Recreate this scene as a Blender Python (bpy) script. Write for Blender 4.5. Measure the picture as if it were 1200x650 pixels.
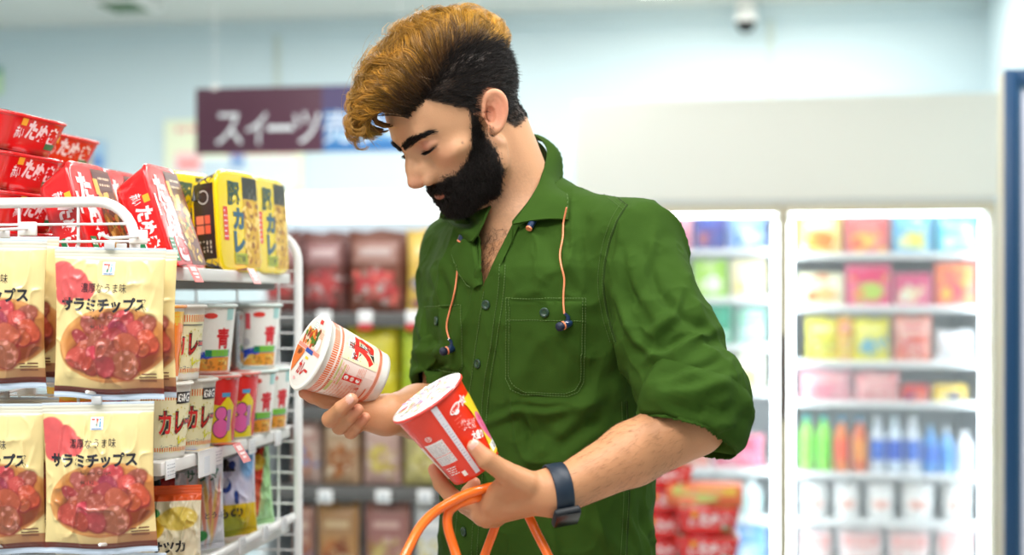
import bpy, bmesh, math, random
import numpy as np
from mathutils import Vector, Matrix
from mathutils.bvhtree import BVHTree
for o_ in list(bpy.data.objects): bpy.data.objects.remove(o_)
SC = bpy.context.scene
COL = SC.collection
rng = np.random.default_rng(7)
random.seed(7)

# ------------------------------------------------------------------ camera, world, lights, exposure
CAMZ = 1.38; TH = math.atan(265/1667.); FPX = 1667.0
cam = bpy.data.cameras.new('camera'); camo = bpy.data.objects.new('camera', cam); COL.objects.link(camo)
cam.sensor_width = 36; cam.lens = FPX/1200*36
camo.location = (0, 0, CAMZ); camo.rotation_euler = (math.pi/2, 0, TH)
cam.shift_y = 25/1200.
cam.dof.use_dof = True; cam.dof.focus_distance = 1.78; cam.dof.aperture_fstop = 2.3
cam.clip_start = 0.05
SC.camera = camo
SC.view_settings.view_transform = 'Standard'; SC.view_settings.look = 'None'
SC.view_settings.gamma = 1; SC.view_settings.use_curve_mapping = False
SC.view_settings.exposure = 0.0
w = bpy.data.worlds.new('world'); SC.world = w; w.use_nodes = True
w.node_tree.nodes['Background'].inputs[0].default_value = (0.93, 0.97, 1.0, 1)
w.node_tree.nodes['Background'].inputs[1].default_value = 0.20
def area(name, loc, rot, sx, sy, power, col=(1, 1, 1)):
    l = bpy.data.lights.new(name, 'AREA'); l.shape = 'RECTANGLE'; l.size = sx; l.size_y = sy
    l.energy = power; l.color = col
    o = bpy.data.objects.new(name, l); COL.objects.link(o); o.location = loc; o.rotation_euler = rot
    return o
# rows of unseen ceiling tube lights, some at the back added to brighten wall and fascia (diffusers are built further down)
CEIL = 2.68
LIGHTS = [(-1.7, 0.9), (-0.5, 0.6), (0.5, 1.7), (0.2, 5.75), (-1.2, 3.3), (-2.6, 4.8), (-0.2, -1.3), (-1.2, 5.3), (0.4, 3.5)]
LPOW = [25, 32, 28, 12, 17, 28, 13, 24, 20]
for i, (lx, ly) in enumerate(LIGHTS):
    area('ceiling_lamp_light', (lx, ly, CEIL-0.05), (0, 0, 0), 1.2, 0.3, LPOW[i], (1.0, 0.98, 0.95))
# daylight through the shop front behind the camera
area('shop_front_daylight', (-1.6, -2.6, 1.7), (math.radians(80), 0, math.radians(-22)), 3.2, 2.2, 17, (0.93, 0.97, 1.0))

# ------------------------------------------------------------------ helpers
CT, ST = math.cos(TH), math.sin(TH)
def c2w(x, y, z): return Vector((x*CT-y*ST, x*ST+y*CT, z))
def C(px, py, Y): return np.array([(px-600)/FPX*Y, Y, CAMZ+(350-py)/FPX*Y])     # a point in the viewing frame of the room
def W(px, py, Y): return c2w(*C(px, py, Y))
def P(px, py, D):                                                                # where a sight line meets the room plane y = D
    dx = (px-600)/FPX; ry = dx*ST+CT; Y = D/ry
    return W(px, py, Y)
def lin(c):
    r = []
    for v in c[:3]:
        v = v/255.
        r.append(v/12.92 if v <= .04045 else ((v+.055)/1.055)**2.4)
    return tuple(r)
MATS = {}
def mat(name, col=(200, 200, 200), rough=.5, spec=.5, metal=0, emit=None, es=0, alpha=1, coat=0, trans=0, bump=0, bscale=60, var=0, vscale=20, vcol=False, sub=0, sheen=0):
    if name in MATS: return MATS[name]
    m = bpy.data.materials.new(name); m.use_nodes = True; nt = m.node_tree
    b = nt.nodes['Principled BSDF']; c = lin(col)+(1,)
    b.inputs['Base Color'].default_value = c
    b.inputs['Roughness'].default_value = rough; b.inputs['Metallic'].default_value = metal
    b.inputs['Specular IOR Level'].default_value = spec; b.inputs['Alpha'].default_value = alpha
    b.inputs['Coat Weight'].default_value = coat; b.inputs['Coat Roughness'].default_value = .12
    b.inputs['Transmission Weight'].default_value = trans
    b.inputs['Sheen Weight'].default_value = sheen
    if sub:
        b.inputs['Subsurface Weight'].default_value = sub
        b.inputs['Subsurface Radius'].default_value = (1, .4, .25); b.inputs['Subsurface Scale'].default_value = .006
    if emit is not None:
        b.inputs['Emission Color'].default_value = lin(emit)+(1,); b.inputs['Emission Strength'].default_value = es
    tc = nt.nodes.new('ShaderNodeTexCoord')
    if vcol:
        a = nt.nodes.new('ShaderNodeVertexColor'); a.layer_name = 'Col'
        nt.links.new(a.outputs['Color'], b.inputs['Base Color'])
    elif var:
        n = nt.nodes.new('ShaderNodeTexNoise'); n.inputs['Scale'].default_value = vscale; n.inputs['Detail'].default_value = 5
        nt.links.new(tc.outputs['Object'], n.inputs['Vector'])
        r = nt.nodes.new('ShaderNodeMix'); r.data_type = 'RGBA'
        r.inputs['A'].default_value = tuple(x*(1-var) for x in c[:3])+(1,); r.inputs['B'].default_value = tuple(min(1, x*(1+var)) for x in c[:3])+(1,)
        nt.links.new(n.outputs['Fac'], r.inputs['Factor']); nt.links.new(r.outputs['Result'], b.inputs['Base Color'])
    if bump:
        n = nt.nodes.new('ShaderNodeTexNoise'); n.inputs['Scale'].default_value = bscale; n.inputs['Detail'].default_value = 4
        nt.links.new(tc.outputs['Object'], n.inputs['Vector'])
        bp = nt.nodes.new('ShaderNodeBump'); bp.inputs['Strength'].default_value = bump; bp.inputs['Distance'].default_value = .002
        nt.links.new(n.outputs['Fac'], bp.inputs['Height']); nt.links.new(bp.outputs['Normal'], b.inputs['Normal'])
    MATS[name] = m
    return m
def ink(r, g, b, rough=.35, coat=.3):
    return mat('ink_%d_%d_%d' % (r, g, b), (r, g, b), rough, coat=coat)

class MB:
    """collects vertices and faces of many materials into one mesh"""
    def __init__(s): s.v = []; s.n = 0; s.f = []; s.fm = []; s.m = []; s.sm = []; s.vc = {}
    def mi(s, m):
        if m not in s.m: s.m.append(m)
        return s.m.index(m)
    def add(s, V, F, m, smooth=False, vc=None):
        V = np.asarray(V, float).reshape(-1, 3); k = s.mi(m); o = s.n
        if vc is not None: s.vc[o] = vc
        s.v.append(V); s.n += len(V)
        for f in F: s.f.append([int(i)+o for i in f])
        s.fm += [k]*len(F); s.sm += [smooth]*len(F)
    def grid(s, G, m, smooth=True, cu=False, cv=False, flip=False, vc=None):
        G = np.asarray(G, float); a, b = G.shape[:2]
        F = []
        for i in range(a if cu else a-1):
            for j in range(b if cv else b-1):
                q = [i*b+j, ((i+1) % a)*b+j, ((i+1) % a)*b+(j+1) % b, i*b+(j+1) % b]
                F.append(q[::-1] if flip else q)
        s.add(G.reshape(-1, 3), F, m, smooth, vc)
    def box(s, lo, hi, m, bev=0):
        x0, y0, z0 = lo; x1, y1, z1 = hi
        if bev <= 0:
            V = [(x0, y0, z0), (x1, y0, z0), (x1, y1, z0), (x0, y1, z0), (x0, y0, z1), (x1, y0, z1), (x1, y1, z1), (x0, y1, z1)]
            s.add(V, [(0, 3, 2, 1), (4, 5, 6, 7), (0, 1, 5, 4), (1, 2, 6, 5), (2, 3, 7, 6), (3, 0, 4, 7)], m)
        else:
            bm = bmesh.new(); bmesh.ops.create_cube(bm, size=1)
            for v in bm.verts: v.co = Vector(((x0+x1)/2+v.co.x*(x1-x0), (y0+y1)/2+v.co.y*(y1-y0), (z0+z1)/2+v.co.z*(z1-z0)))
            bmesh.ops.bevel(bm, geom=bm.edges[:], offset=bev, segments=2, affect='EDGES', profile=.5)
            bm.verts.index_update()
            s.add([v.co[:] for v in bm.verts], [[v.index for v in f.verts] for f in bm.faces], m, True); bm.free()
    def tube(s, pts, r, m, n=10, closed=False, cap=True):
        pts = np.asarray(pts, float); N = len(pts)
        rr = np.full(N, r) if np.isscalar(r) else np.asarray(r)
        T = np.gradient(pts, axis=0) if not closed else np.roll(pts, -1, 0)-np.roll(pts, 1, 0)
        T /= np.linalg.norm(T, axis=1)[:, None]+1e-12
        up = np.array([0, 0, 1.]) if abs(T[0][2]) < .9 else np.array([1., 0, 0])
        X = np.cross(T[0], up); X /= np.linalg.norm(X); rows = []
        for i in range(N):
            X = X-T[i]*X.dot(T[i]); X /= np.linalg.norm(X)+1e-12; Yv = np.cross(T[i], X)
            a = np.arange(n)*2*math.pi/n
            rows.append(pts[i]+rr[i]*(np.cos(a)[:, None]*X+np.sin(a)[:, None]*Yv))
        s.grid(np.array(rows), m, True, cu=closed, cv=True, flip=True)
        if cap and not closed:
            s.add(rows[0], [list(range(n))], m); s.add(rows[-1], [list(range(n))[::-1]], m)
    def lathe(s, prof, m, n=48, smooth=True):
        a = np.arange(n)*2*math.pi/n
        G = np.array([[(r*math.cos(t), r*math.sin(t), z) for t in a] for r, z in prof])
        s.grid(G, m, smooth, cv=True, flip=True)
    def xf(s, M):
        for i, V in enumerate(s.v):
            A = np.array(M)[:3, :3]; s.v[i] = V@A.T+np.array(M)[:3, 3]
        return s
    def build(s, name, parent=None, link=True, weld=False):
        me = bpy.data.meshes.new(name)
        V = np.concatenate(s.v) if s.v else np.zeros((0, 3))
        me.from_pydata(V.tolist(), [], s.f)
        for m in s.m: me.materials.append(m)
        me.polygons.foreach_set('material_index', s.fm); me.polygons.foreach_set('use_smooth', s.sm)
        if s.vc:
            a = me.color_attributes.new('Col', 'FLOAT_COLOR', 'POINT'); c4 = np.ones((s.n, 4), np.float32)
            for o_, c in s.vc.items(): c4[o_:o_+len(c), :3] = c
            a.data.foreach_set('color', c4.ravel())
        me.update()
        o = bpy.data.objects.new(name, me); COL.objects.link(o)
        if parent is not None: o.parent = parent
        return o
def tag(o, label=None, cat=None, group=None, kind=None):
    if label: o['label'] = label
    if cat: o['category'] = cat
    if group: o['group'] = group
    if kind: o['kind'] = kind
    return o
def empty(name, loc=(0, 0, 0), rot=(0, 0, 0), label=None, cat=None, group=None):
    o = bpy.data.objects.new(name, None); COL.objects.link(o); o.location = loc; o.rotation_euler = rot
    o.empty_display_size = .02
    return tag(o, label, cat, group)
def clone(o, loc=None, rot=None, label=None, group=None, mtx=None):
    c = o.copy(); COL.objects.link(c)
    for ch in o.children:
        d = ch.copy(); COL.objects.link(d); d.parent = c; d.matrix_parent_inverse = ch.matrix_parent_inverse.copy()
        for g in ch.children:
            e = g.copy(); COL.objects.link(e); e.parent = d
    if loc is not None: c.location = loc
    if rot is not None: c.rotation_euler = rot
    if mtx is not None: c.matrix_world = mtx
    if label: c['label'] = label
    if group: c['group'] = group
    return c
def struct(mb, name):
    return tag(mb.build(name), kind='structure')
def catmull(pts, n):
    p = np.asarray(pts, float); N = len(p); q = np.vstack([2*p[0]-p[1], p, 2*p[-1]-p[-2]])
    t = np.linspace(0, N-1-1e-9, n); i = t.astype(int); f = (t-i)[:, None]
    a, b, c, d = q[i], q[i+1], q[i+2], q[i+3]
    return .5*(2*b+(c-a)*f+(2*a-5*b+4*c-d)*f**2+(3*b-a-3*c+d)*f**3)
def vnoise(Pn, freq, seed=0, octv=3):
    """smooth value noise, -1..1"""
    Pn = np.asarray(Pn, float); out = np.zeros(len(Pn)); amp = 1; tot = 0
    D = Pn.shape[1]
    for o in range(octv):
        q = Pn*freq*(2**o)+seed*17.3+o*5.1; i = np.floor(q).astype(np.int64); f = q-i; f = f*f*(3-2*f)
        r = np.zeros(len(Pn))
        for c in range(2**D):
            wv = np.ones(len(Pn)); h = np.zeros(len(Pn), np.int64)
            for d in range(D):
                bt = (c >> d) & 1; wv = wv*(f[:, d] if bt else 1-f[:, d])
                h = h*1619+(i[:, d]+bt)*[73856093, 19349663, 83492791][d]
            h = (h ^ (h >> 13))*1274126177; h = (h ^ (h >> 16)) & 0xffff
            r += wv*(h/32767.5-1)
        out += amp*r; tot += amp; amp *= .5
    return out/tot
# --- flat artwork made of little faces laid onto a curved surface
_TX = {}
def text_tris(s, bold=0.0):
    k = (s, bold)
    if k in _TX: return _TX[k]
    cu = bpy.data.curves.new('lettering', 'FONT'); cu.body = s; cu.size = 1; cu.resolution_u = 3; cu.offset = bold
    cu.align_x = 'CENTER'; cu.align_y = 'CENTER'
    o = bpy.data.objects.new('lettering', cu); COL.objects.link(o)
    me = o.to_mesh(); me.calc_loop_triangles()
    V = np.array([v.co[:2] for v in me.vertices]).reshape(-1, 2)
    T = np.array([t.vertices[:] for t in me.loop_triangles]).reshape(-1, 3)
    o.to_mesh_clear(); bpy.data.objects.remove(o); bpy.data.curves.remove(cu)
    if len(V):
        lo, hi = V.min(0), V.max(0); V = (V-(lo+hi)/2)
    _TX[k] = (V, T)
    return _TX[k]
class Art:
    def __init__(s): s.items = []; s.layer = 0
    def _add(s, V, T, m):
        s.layer += 1; s.items.append((np.asarray(V, float), np.asarray(T, int), m, s.layer))
    def poly(s, pts, m): 
        n = len(pts); V = np.array(pts, float)
        from mathutils.geometry import tessellate_polygon
        T = tessellate_polygon([[Vector((x, y, 0)) for x, y in pts]])
        s._add(V, T, m)
    def rect(s, x0, y0, x1, y1, m): s._add([(x0, y0), (x1, y0), (x1, y1), (x0, y1)], [(0, 1, 2), (0, 2, 3)], m)
    def ell(s, cx, cy, rx, ry, m, n=20, rot=0):
        a = np.arange(n)*2*math.pi/n; x = rx*np.cos(a); y = ry*np.sin(a); c, d = math.cos(rot), math.sin(rot)
        s._add(np.c_[cx+x*c-y*d, cy+x*d+y*c], [(0, i, i+1) for i in range(1, n-1)], m)
    def text(s, t, cx, cy, h, m, w=None, rot=0, bold=0.0, shear=0):
        V, T = text_tris(t, bold)
        if not len(V): return
        ext = V.max(0)-V.min(0); k = h/max(ext[1], 1e-6); V = V*[k if w is None else w/ext[0], k]
        V = V+np.c_[V[:, 1]*shear, V[:, 1]*0]
        c, d = math.cos(rot), math.sin(rot)
        s._add(np.c_[cx+V[:, 0]*c-V[:, 1]*d, cy+V[:, 0]*d+V[:, 1]*c], T, m)
    def put(s, mb, fn, L=.02, base=.0003, step=.00012, cap_=.0009):
        step = min(step, cap_/max(1, s.layer))
        for V, T, m, lay in s.items:
            for _ in range(9):
                A = V[T]; e = np.linalg.norm(A-np.roll(A, -1, 1), axis=2); k = e.argmax(1); mx = e.max(1); bad = mx > L
                if not bad.any(): break
                ids = np.where(bad)[0]; kk = k[ids]
                a = T[ids, kk]; b = T[ids, (kk+1) % 3]; c = T[ids, (kk+2) % 3]
                mid = len(V)+np.arange(len(ids)); V = np.vstack([V, (V[a]+V[b])/2])
                T = np.vstack([T[~bad], np.c_[a, mid, c], np.c_[mid, b, c]])
            X = fn(V[:, 0], V[:, 1], base+step*lay)
            A = V[T]; ar = (A[:, 1, 0]-A[:, 0, 0])*(A[:, 2, 1]-A[:, 0, 1])-(A[:, 1, 1]-A[:, 0, 1])*(A[:, 2, 0]-A[:, 0, 0])
            T = np.where(ar[:, None] < 0, T[:, ::-1], T)
            mb.add(X, T, m, True)
def fastmesh(name, V, Q, mats, cols=None, parent=None, fm=None, smooth=True):
    me = bpy.data.meshes.new(name); V = np.asarray(V, np.float32); Q = np.asarray(Q, np.int32); k = Q.shape[1]
    me.vertices.add(len(V)); me.vertices.foreach_set('co', V.ravel())
    me.loops.add(Q.size); me.loops.foreach_set('vertex_index', Q.ravel())
    me.polygons.add(len(Q)); me.polygons.foreach_set('loop_start', np.arange(len(Q), dtype=np.int32)*k)
    me.polygons.foreach_set('loop_total', np.full(len(Q), k, np.int32))
    for m in mats: me.materials.append(m)
    if fm is not None: me.polygons.foreach_set('material_index', np.asarray(fm, np.int32))
    me.polygons.foreach_set('use_smooth', np.full(len(Q), smooth))
    me.update(calc_edges=True); me.validate()
    if cols is not None:
        a = me.color_attributes.new('Col', 'FLOAT_COLOR', 'POINT')
        c4 = np.ones((len(V), 4), np.float32); c4[:, :3] = cols; a.data.foreach_set('color', c4.ravel())
    o = bpy.data.objects.new(name, me); COL.objects.link(o)
    if parent is not None: o.parent = parent
    return o
def srgb(a):
    a = np.asarray(a, float)/255.; return np.where(a <= .04045, a/12.92, ((a+.055)/1.055)**2.4)
# ------------------------------------------------------------------ the shop itself
M_wall = mat('wall_paint', (206, 224, 230), .7, var=.015, vscale=3)
M_ceil = mat('ceiling_board', (214, 218, 214), .8, var=.02, vscale=5)
M_floor = mat('floor_tile', (205, 205, 198), .25, var=.04, vscale=2)
M_white = mat('white_enamel', (238, 238, 236), .35)
M_offw = mat('offwhite_panel', (236, 235, 226), .5)
M_beige = mat('beige_anodised_frame', (203, 192, 164), .4)
M_seam = mat('wall_joint_strip', (200, 212, 206), .5)
XR = 1.06; XL = -4.6; YB = 6.4; YF = -3.4
m = MB(); m.box((XL, YF, -.1), (XR+2.2, YB, 0), M_floor); struct(m, 'floor')
m = MB(); m.box((XL, YF, CEIL), (XR+2.2, YB+.12, CEIL+.1), M_ceil); struct(m, 'ceiling')
m = MB(); m.box((XL-.1, YB, 0), (XR+.1, YB+.12, CEIL), M_wall); struct(m, 'wall_back')
m = MB(); m.box((XR, 4.35, 0), (XR+.1, YB, CEIL), M_wall); struct(m, 'wall_right')
m = MB(); m.box((XL-.1, YF, 0), (XL, YB, CEIL), M_wall); struct(m, 'wall_left')
m = MB(); m.box((XR+.101, 4.35, 0), (XR+2.2, 4.45, CEIL), M_wall); struct(m, 'wall_side')
m = MB(); m.box((XR+2.2, YF, 0), (XR+2.3, 4.45, CEIL), M_wall); struct(m, 'wall_far_right')
for i, px in enumerate([325, 903]):
    x = P(px, 100, YB).x; m = MB(); m.box((x-.016, YB-.008, 0), (x+.016, YB-.0005, CEIL-.07), M_seam, .002); struct(m, 'trim_%d' % (i+1))
m = MB(); m.box((XL, YB-.03, CEIL-.07), (XR, YB-.0005, CEIL-.0005), M_wall); struct(m, 'trim_3')
m = MB(); m.box((XL, YB-.015, 0), (XR, YB-.0005, .1), mat('grey_skirting', (150, 150, 150), .5)); struct(m, 'baseboard_back')
# ceiling tube lights (their light comes from the lamps set at the top)
M_diff = mat('lamp_diffuser', (255, 255, 255), .5, emit=(255, 252, 245), es=3)
cl = empty('ceiling_light', (LIGHTS[0][0], LIGHTS[0][1], CEIL), label='long white ceiling light above the shop floor', cat='ceiling light', group='ceiling lights')
m = MB(); m.box((-.63, -.17, -.045), (.63, .17, -.0005), M_white, .004); m.build('housing', cl)
m = MB(); m.box((-.6, -.14, -.049), (.6, .14, -.0455), M_diff, .001); m.build('diffuser', cl)
CLN = ['in front of the noodle rack', 'nearer the man', 'added behind the freezer panel to brighten the wall', 'between rack and sweets case', 'far left by the back wall', 'behind the viewer', 'above the sweets case back', 'added in front of the freezers to brighten the panel']
for (lx, ly), q in zip(LIGHTS[1:], CLN): clone(cl, loc=(lx, ly, CEIL), label='long white ceiling light '+q)
# air vent in the ceiling
a = P(145, 6, 5.85)
v = empty('ceiling_vent', (a.x, 5.85, CEIL), label='square white air vent in the ceiling above the noodle shelf', cat='air vent')
m = MB(); m.box((-.12, -.14, -.03), (.12, .14, -.0005), M_white, .008); m.build('frame', v)
m = MB()
for k in range(6): m.box((-.085, -.10+k*.036, -.036), (.085, -.085+k*.036, -.0305), mat('vent_slats', (110, 140, 110), .6))
m.build('slats', v)
# security camera
a = P(874, 24, 6.25)
v = empty('security_camera', (a.x, 6.25, CEIL), label='small black and white dome security camera hanging from the ceiling', cat='security camera'); v.scale = (1.25, 1.25, 1.35)
m = MB(); m.lathe([(0, -.001), (.035, -.001), (.035, -.02), (.012, -.025), (.012, -.045), (0, -.045)], M_white, 24); m.build('mount', v)
m = MB(); m.lathe([(0, -.03), (.034, -.03), (.038, -.045), (.038, -.075), (0, -.075)], M_white, 24); m.build('housing', v)
m = MB(); m.lathe([(.035, -.0755)]+[(.035*math.cos(t), -.0755-.035*math.sin(t)) for t in np.linspace(0.05, 1.5, 8)]+[(0, -.1105)], mat('black_dome', (18, 22, 24), .1), 24); m.build('lens_dome', v)

# hanging sign
Ds = 4.6; A = P(230, 104, Ds); B = P(512, 176, Ds)
sg = empty('hanging_sign', ((A.x+B.x)/2, Ds, B.z), label='long maroon and blue hanging sign with white Japanese lettering', cat='sign')
sw = (B.x-A.x); sh = A.z-B.z
m = MB(); m.box((-sw/2, -.006, 0), (sw/2, .006, sh), mat('maroon_sign_board', (88, 50, 68), .45), .001)
ar = Art(); wh = mat('sign_white_letter', (240, 246, 250), .5); bl = mat('sign_blue', (52, 118, 182), .5); lb = mat('sign_pale_blue', (120, 175, 215), .5)
k = sw/282.
ar.rect(-sw/2+150*k, 0, sw/2, sh, mat('sign_plum', (84, 72, 110), .5)); ar.rect(-sw/2+152*k, 0, sw/2, sh*.62, bl); ar.rect(-sw/2+160*k, 0, sw/2, sh*.3, lb); ar.rect(-sw/2+160*k, 0, sw/2, sh*.18, bl)
for ch, px in (('ス', 270), ('イ', 303), ('ー', 331), ('ツ', 362), ('売', 398), ('り', 432), ('場', 466)):
    hh = 36 if ch != 'ー' else 6
    ar.text(ch, -sw/2+(px-230)*k, sh-(151-104)*k, hh*k, wh, w=(31 if ch not in 'イ' else 25)*k, bold=.0)
ar.put(m, lambda u, v, h: np.c_[u, -.006-h+u*0, v], L=.5)
m.build('board', sg)
for sx in (-.42, .35):
    mm = MB(); mm.tube([(sx*sw, 0, sh), (sx*sw, 0, CEIL-B.z)], .0012, M_white, 6); mm.build('hanging_wire', sg)
    mm = MB(); mm.box((sx*sw-.012, -.01, sh-.006), (sx*sw+.012, .01, sh+.012), M_white, .002); mm.build('clip', sg)
# posters on the back wall and a green card on the left
def poster(name, x0, y0, x1, y1, D, base, label, deco):
    a = P(x0, y0, D); b = P(x1, y1, D); m = MB(); m.box((a.x, D-.004, b.z), (b.x, D, a.z), base)
    ar = Art(); W_ = b.x-a.x; H_ = a.z-b.z
    for (u0, v0, u1, v1, c) in deco: ar.rect(u0*W_, v0*H_, u1*W_, v1*H_, ink(*c))
    if name == 'wall_poster' and W_ > .3: 
        ar.text('お知らせ', .30*W_, .87*H_, .08*H_, ink(236, 120, 140), w=.45*W_, bold=.03)
        ar.text('いらっしゃいませ', .70*W_, .52*H_, .09*H_, ink(244, 150, 170), w=.5*W_, bold=.03)
    ar.put(m, lambda u, v, h: np.c_[a.x+u, D-.004-h+u*0, b.z+v], L=1)
    o = m.build(name); tag(o, label, 'poster'); return o
poster('wall_poster', 193, 141, 356, 224, YB-.012, mat('poster_cream', (236, 242, 212), .5), 'large pale yellow wall poster with pink lettering behind the hanging sign',
       [(.06, .06, .94, .46, (222, 238, 244)), (.45, .62, .95, .8, (226, 240, 240)), (.1, .15, .5, .22, (180, 200, 220)), (.1, .3, .6, .36, (180, 200, 220)), (.48, .36, .58, .55, (120, 160, 210))])
poster('wall_poster', 86, 166, 124, 200, YB-.012, mat('poster_blue', (170, 205, 232), .5), 'small blue and orange poster behind the red noodle tubs',
       [(.1, .1, .55, .8, (240, 200, 110)), (.6, .1, .9, .5, (90, 140, 210))])
poster('wall_poster', -30, 80, 3, 110, YB-.012, mat('poster_green', (200, 235, 190), .5), 'pale green card with teal edge at the left picture margin', [(0, .8, 1, 1, (40, 150, 130))])
poster('price_card', 206, 178, 236, 200, YB-.016, mat('card_pale_pink', (250, 205, 205), .5), 'small pink card on the pale yellow poster', [(.1, .2, .9, .5, (240, 120, 120))])
# ------------------------------------------------------------------ shared builder for paper cups of noodles
def nrm(v): v = np.asarray(v, float); return v/np.linalg.norm(v)
def frame_m(origin, Z, X):
    Z = nrm(Z); X = np.asarray(X, float); X = nrm(X-Z*X.dot(Z)); Y = np.cross(Z, X)
    M = Matrix(((X[0], Y[0], Z[0], origin[0]), (X[1], Y[1], Z[1], origin[1]), (X[2], Y[2], Z[2], origin[2]), (0, 0, 0, 1)))
    return M
ROT = Matrix.Rotation(TH, 4, 'Z')
def noodle_cup(name, rt, rb, h, body_m, side_art, lid_m, lid_art, rim_m, foot=None):
    root = empty(name)
    m = MB(); f = lambda z: rb+(rt-rb)*z/h
    m.lathe([(0, .003), (rb-.004, .003), (rb-.003, 0), (rb, 0), (rb+.0004, .004)]+[(f(z), z) for z in np.linspace(.006, h-.004, 10)]+[(rt, h-.004)], body_m, 72)
    ar = Art(); side_art(ar)
    fn = lambda u, v, e: np.c_[(f(v)+e)*np.cos(u/.04), (f(v)+e)*np.sin(u/.04), v]
    ar.put(m, fn, L=.0045, base=.00025, step=.00006); m.build('cup_body', root)
    m = MB(); t_ = np.linspace(0, 2*math.pi, 13); 
    m.lathe([(rt+.0012+.0020*math.cos(a), h-.002+.0022*math.sin(a)) for a in t_], rim_m, 72); m.build('rim', root)
    m = MB(); m.lathe([(rt+.002, h+.0002), (rt-.0015, h+.0010), (rt-.006, h+.0004), (rt*.6, h+.0004), (0, h+.0004)], lid_m, 64)
    ar = Art(); lid_art(ar, rt-.002); ar.put(m, lambda u, v, e: np.c_[u, v, h+.0004+e+u*0], L=.02, base=.0005, step=.00008)
    m.build('paper_lid', root)
    return root
K_red = ink(226, 40, 30); K_or = ink(232, 110, 40); K_cream = ink(246, 238, 196); K_pinkp = ink(246, 224, 214); K_w = ink(250, 250, 246); K_gn = ink(70, 140, 60); K_yl = ink(246, 214, 50); K_bk = ink(36, 32, 34); K_bl = ink(40, 80, 170); K_lg = ink(200, 206, 130); K_brown = ink(150, 74, 34); K_pk = ink(236, 120, 160); K_gr = ink(190, 190, 196); K_dr = ink(180, 30, 34)
def comb(ar, u0, u1, v, hgt, m, n):
    for k in range(n):
        x = u0+(u1-u0)*k/(n-1); ar.rect(x-.00075, v, x+.00075, v+hgt, m)
def lines(ar, u0, v0, u1, v1, n, m, seed=0, thick=.0007):
    R = np.random.default_rng(seed)
    for k in range(n):
        v = v1-(v1-v0)*(k+.5)/n; x = u0
        while x < u1-.002:
            l = R.uniform(.002, .007); ar.rect(x, v-thick/2, min(x+l, u1), v+thick/2, m); x += l+R.uniform(.0006, .002)
# ------------------------------------------------------------------ wire display rack with noodles and snacks
M_tube = mat('white_tube', (240, 241, 242), .3, coat=.3)
XS = -.712; Y0 = 1.69; Y1 = 2.205; SH = [1.420, 1.174, 1.022, .76, .48, .16]
rk = empty('display_rack', (-.95, 1.95, 0), label='white wire and tube display rack full of instant noodles and snacks', cat='display rack')
def subr(mb): mb.v = [v-np.array([-.95, 1.95, 0]) for v in mb.v]; return mb
def uframe(x0, x1, y, top, r=.0068, R=.05):
    a = [(x1, y, 0.0)]+[(x1, y, z) for z in np.linspace(.1, top-R, 10)]
    a += [(x1-R+R*math.cos(t), y, top-R+R*math.sin(t)) for t in np.linspace(.2, math.pi/2, 7)]
    a += [(x0+R-R*math.sin(t), y, top-R+R*math.cos(t)) for t in np.linspace(0, math.pi/2-.2, 7)]
    a += [(x0, y, z) for z in np.linspace(top-R, .1, 10)]+[(x0, y, 0.0)]
    m = MB(); m.tube(a, r, M_tube, 14); return m
XF = P(158, 300, Y0).x; XB = -1.28
subr(uframe(XB, XF, Y0, 1.502)).build('end_frame', rk); subr(uframe(XB, -.700, Y1+.005, 1.488)).build('end_frame', rk)
# wire panels in both ends
for (y, x0, x1, z0, z1, pit) in ((Y0-.004, XB+.02, XF-.003, .1, 1.47, None), (Y1+.005, XB+.02, -.704, .1, 1.45, .025)):
    m = MB()
    if pit:
        for z in np.arange(z0, z1, pit): m.tube([(x0, y, z), (x1, y, z)], .0016, M_tube, 6)
        for x in np.arange(x1-.03, x0, -.07): m.tube([(x, y+.003, z0), (x, y+.003, z1)], .0020, M_tube, 6)
    else:
        for z in (1.474, 1.452, 1.30, 1.272, 1.258, 1.12, 1.075, 1.06, .92, .90, .6, .3): m.tube([(x0, y, z), (x1, y, z)], .0019, M_tube, 6)
        for x in (XF-.075, XF-.155, XF-.235, XF-.315, XF-.395): m.tube([(x, y+.003, z0), (x, y+.003, 1.498)], .0020, M_tube, 6)
    subr(m).build('wire_panel', rk)
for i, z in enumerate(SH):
    m = MB(); m.box((XB+.03, Y0+.006, z-.012), (XS-.004, Y1-.004, z), M_white, .002); m.box((XS-.012, Y0-.002, z-.016), (XS, Y1, z+.001), M_white, .0015); m.box((XB+.05, Y0+.03, z-.026), (XS-.022, Y1-.01, z-.0125), mat('shelf_shade_grey', (120, 118, 114), .6))  # grey box beneath each shelf stands in for the shade under it
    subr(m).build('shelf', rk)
m = MB(); m.box((XB, Y0, .04), (XB+.012, Y1, 1.47), mat('rack_back_panel', (150, 128, 120), .6)); subr(m).build('back_panel', rk)
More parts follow.
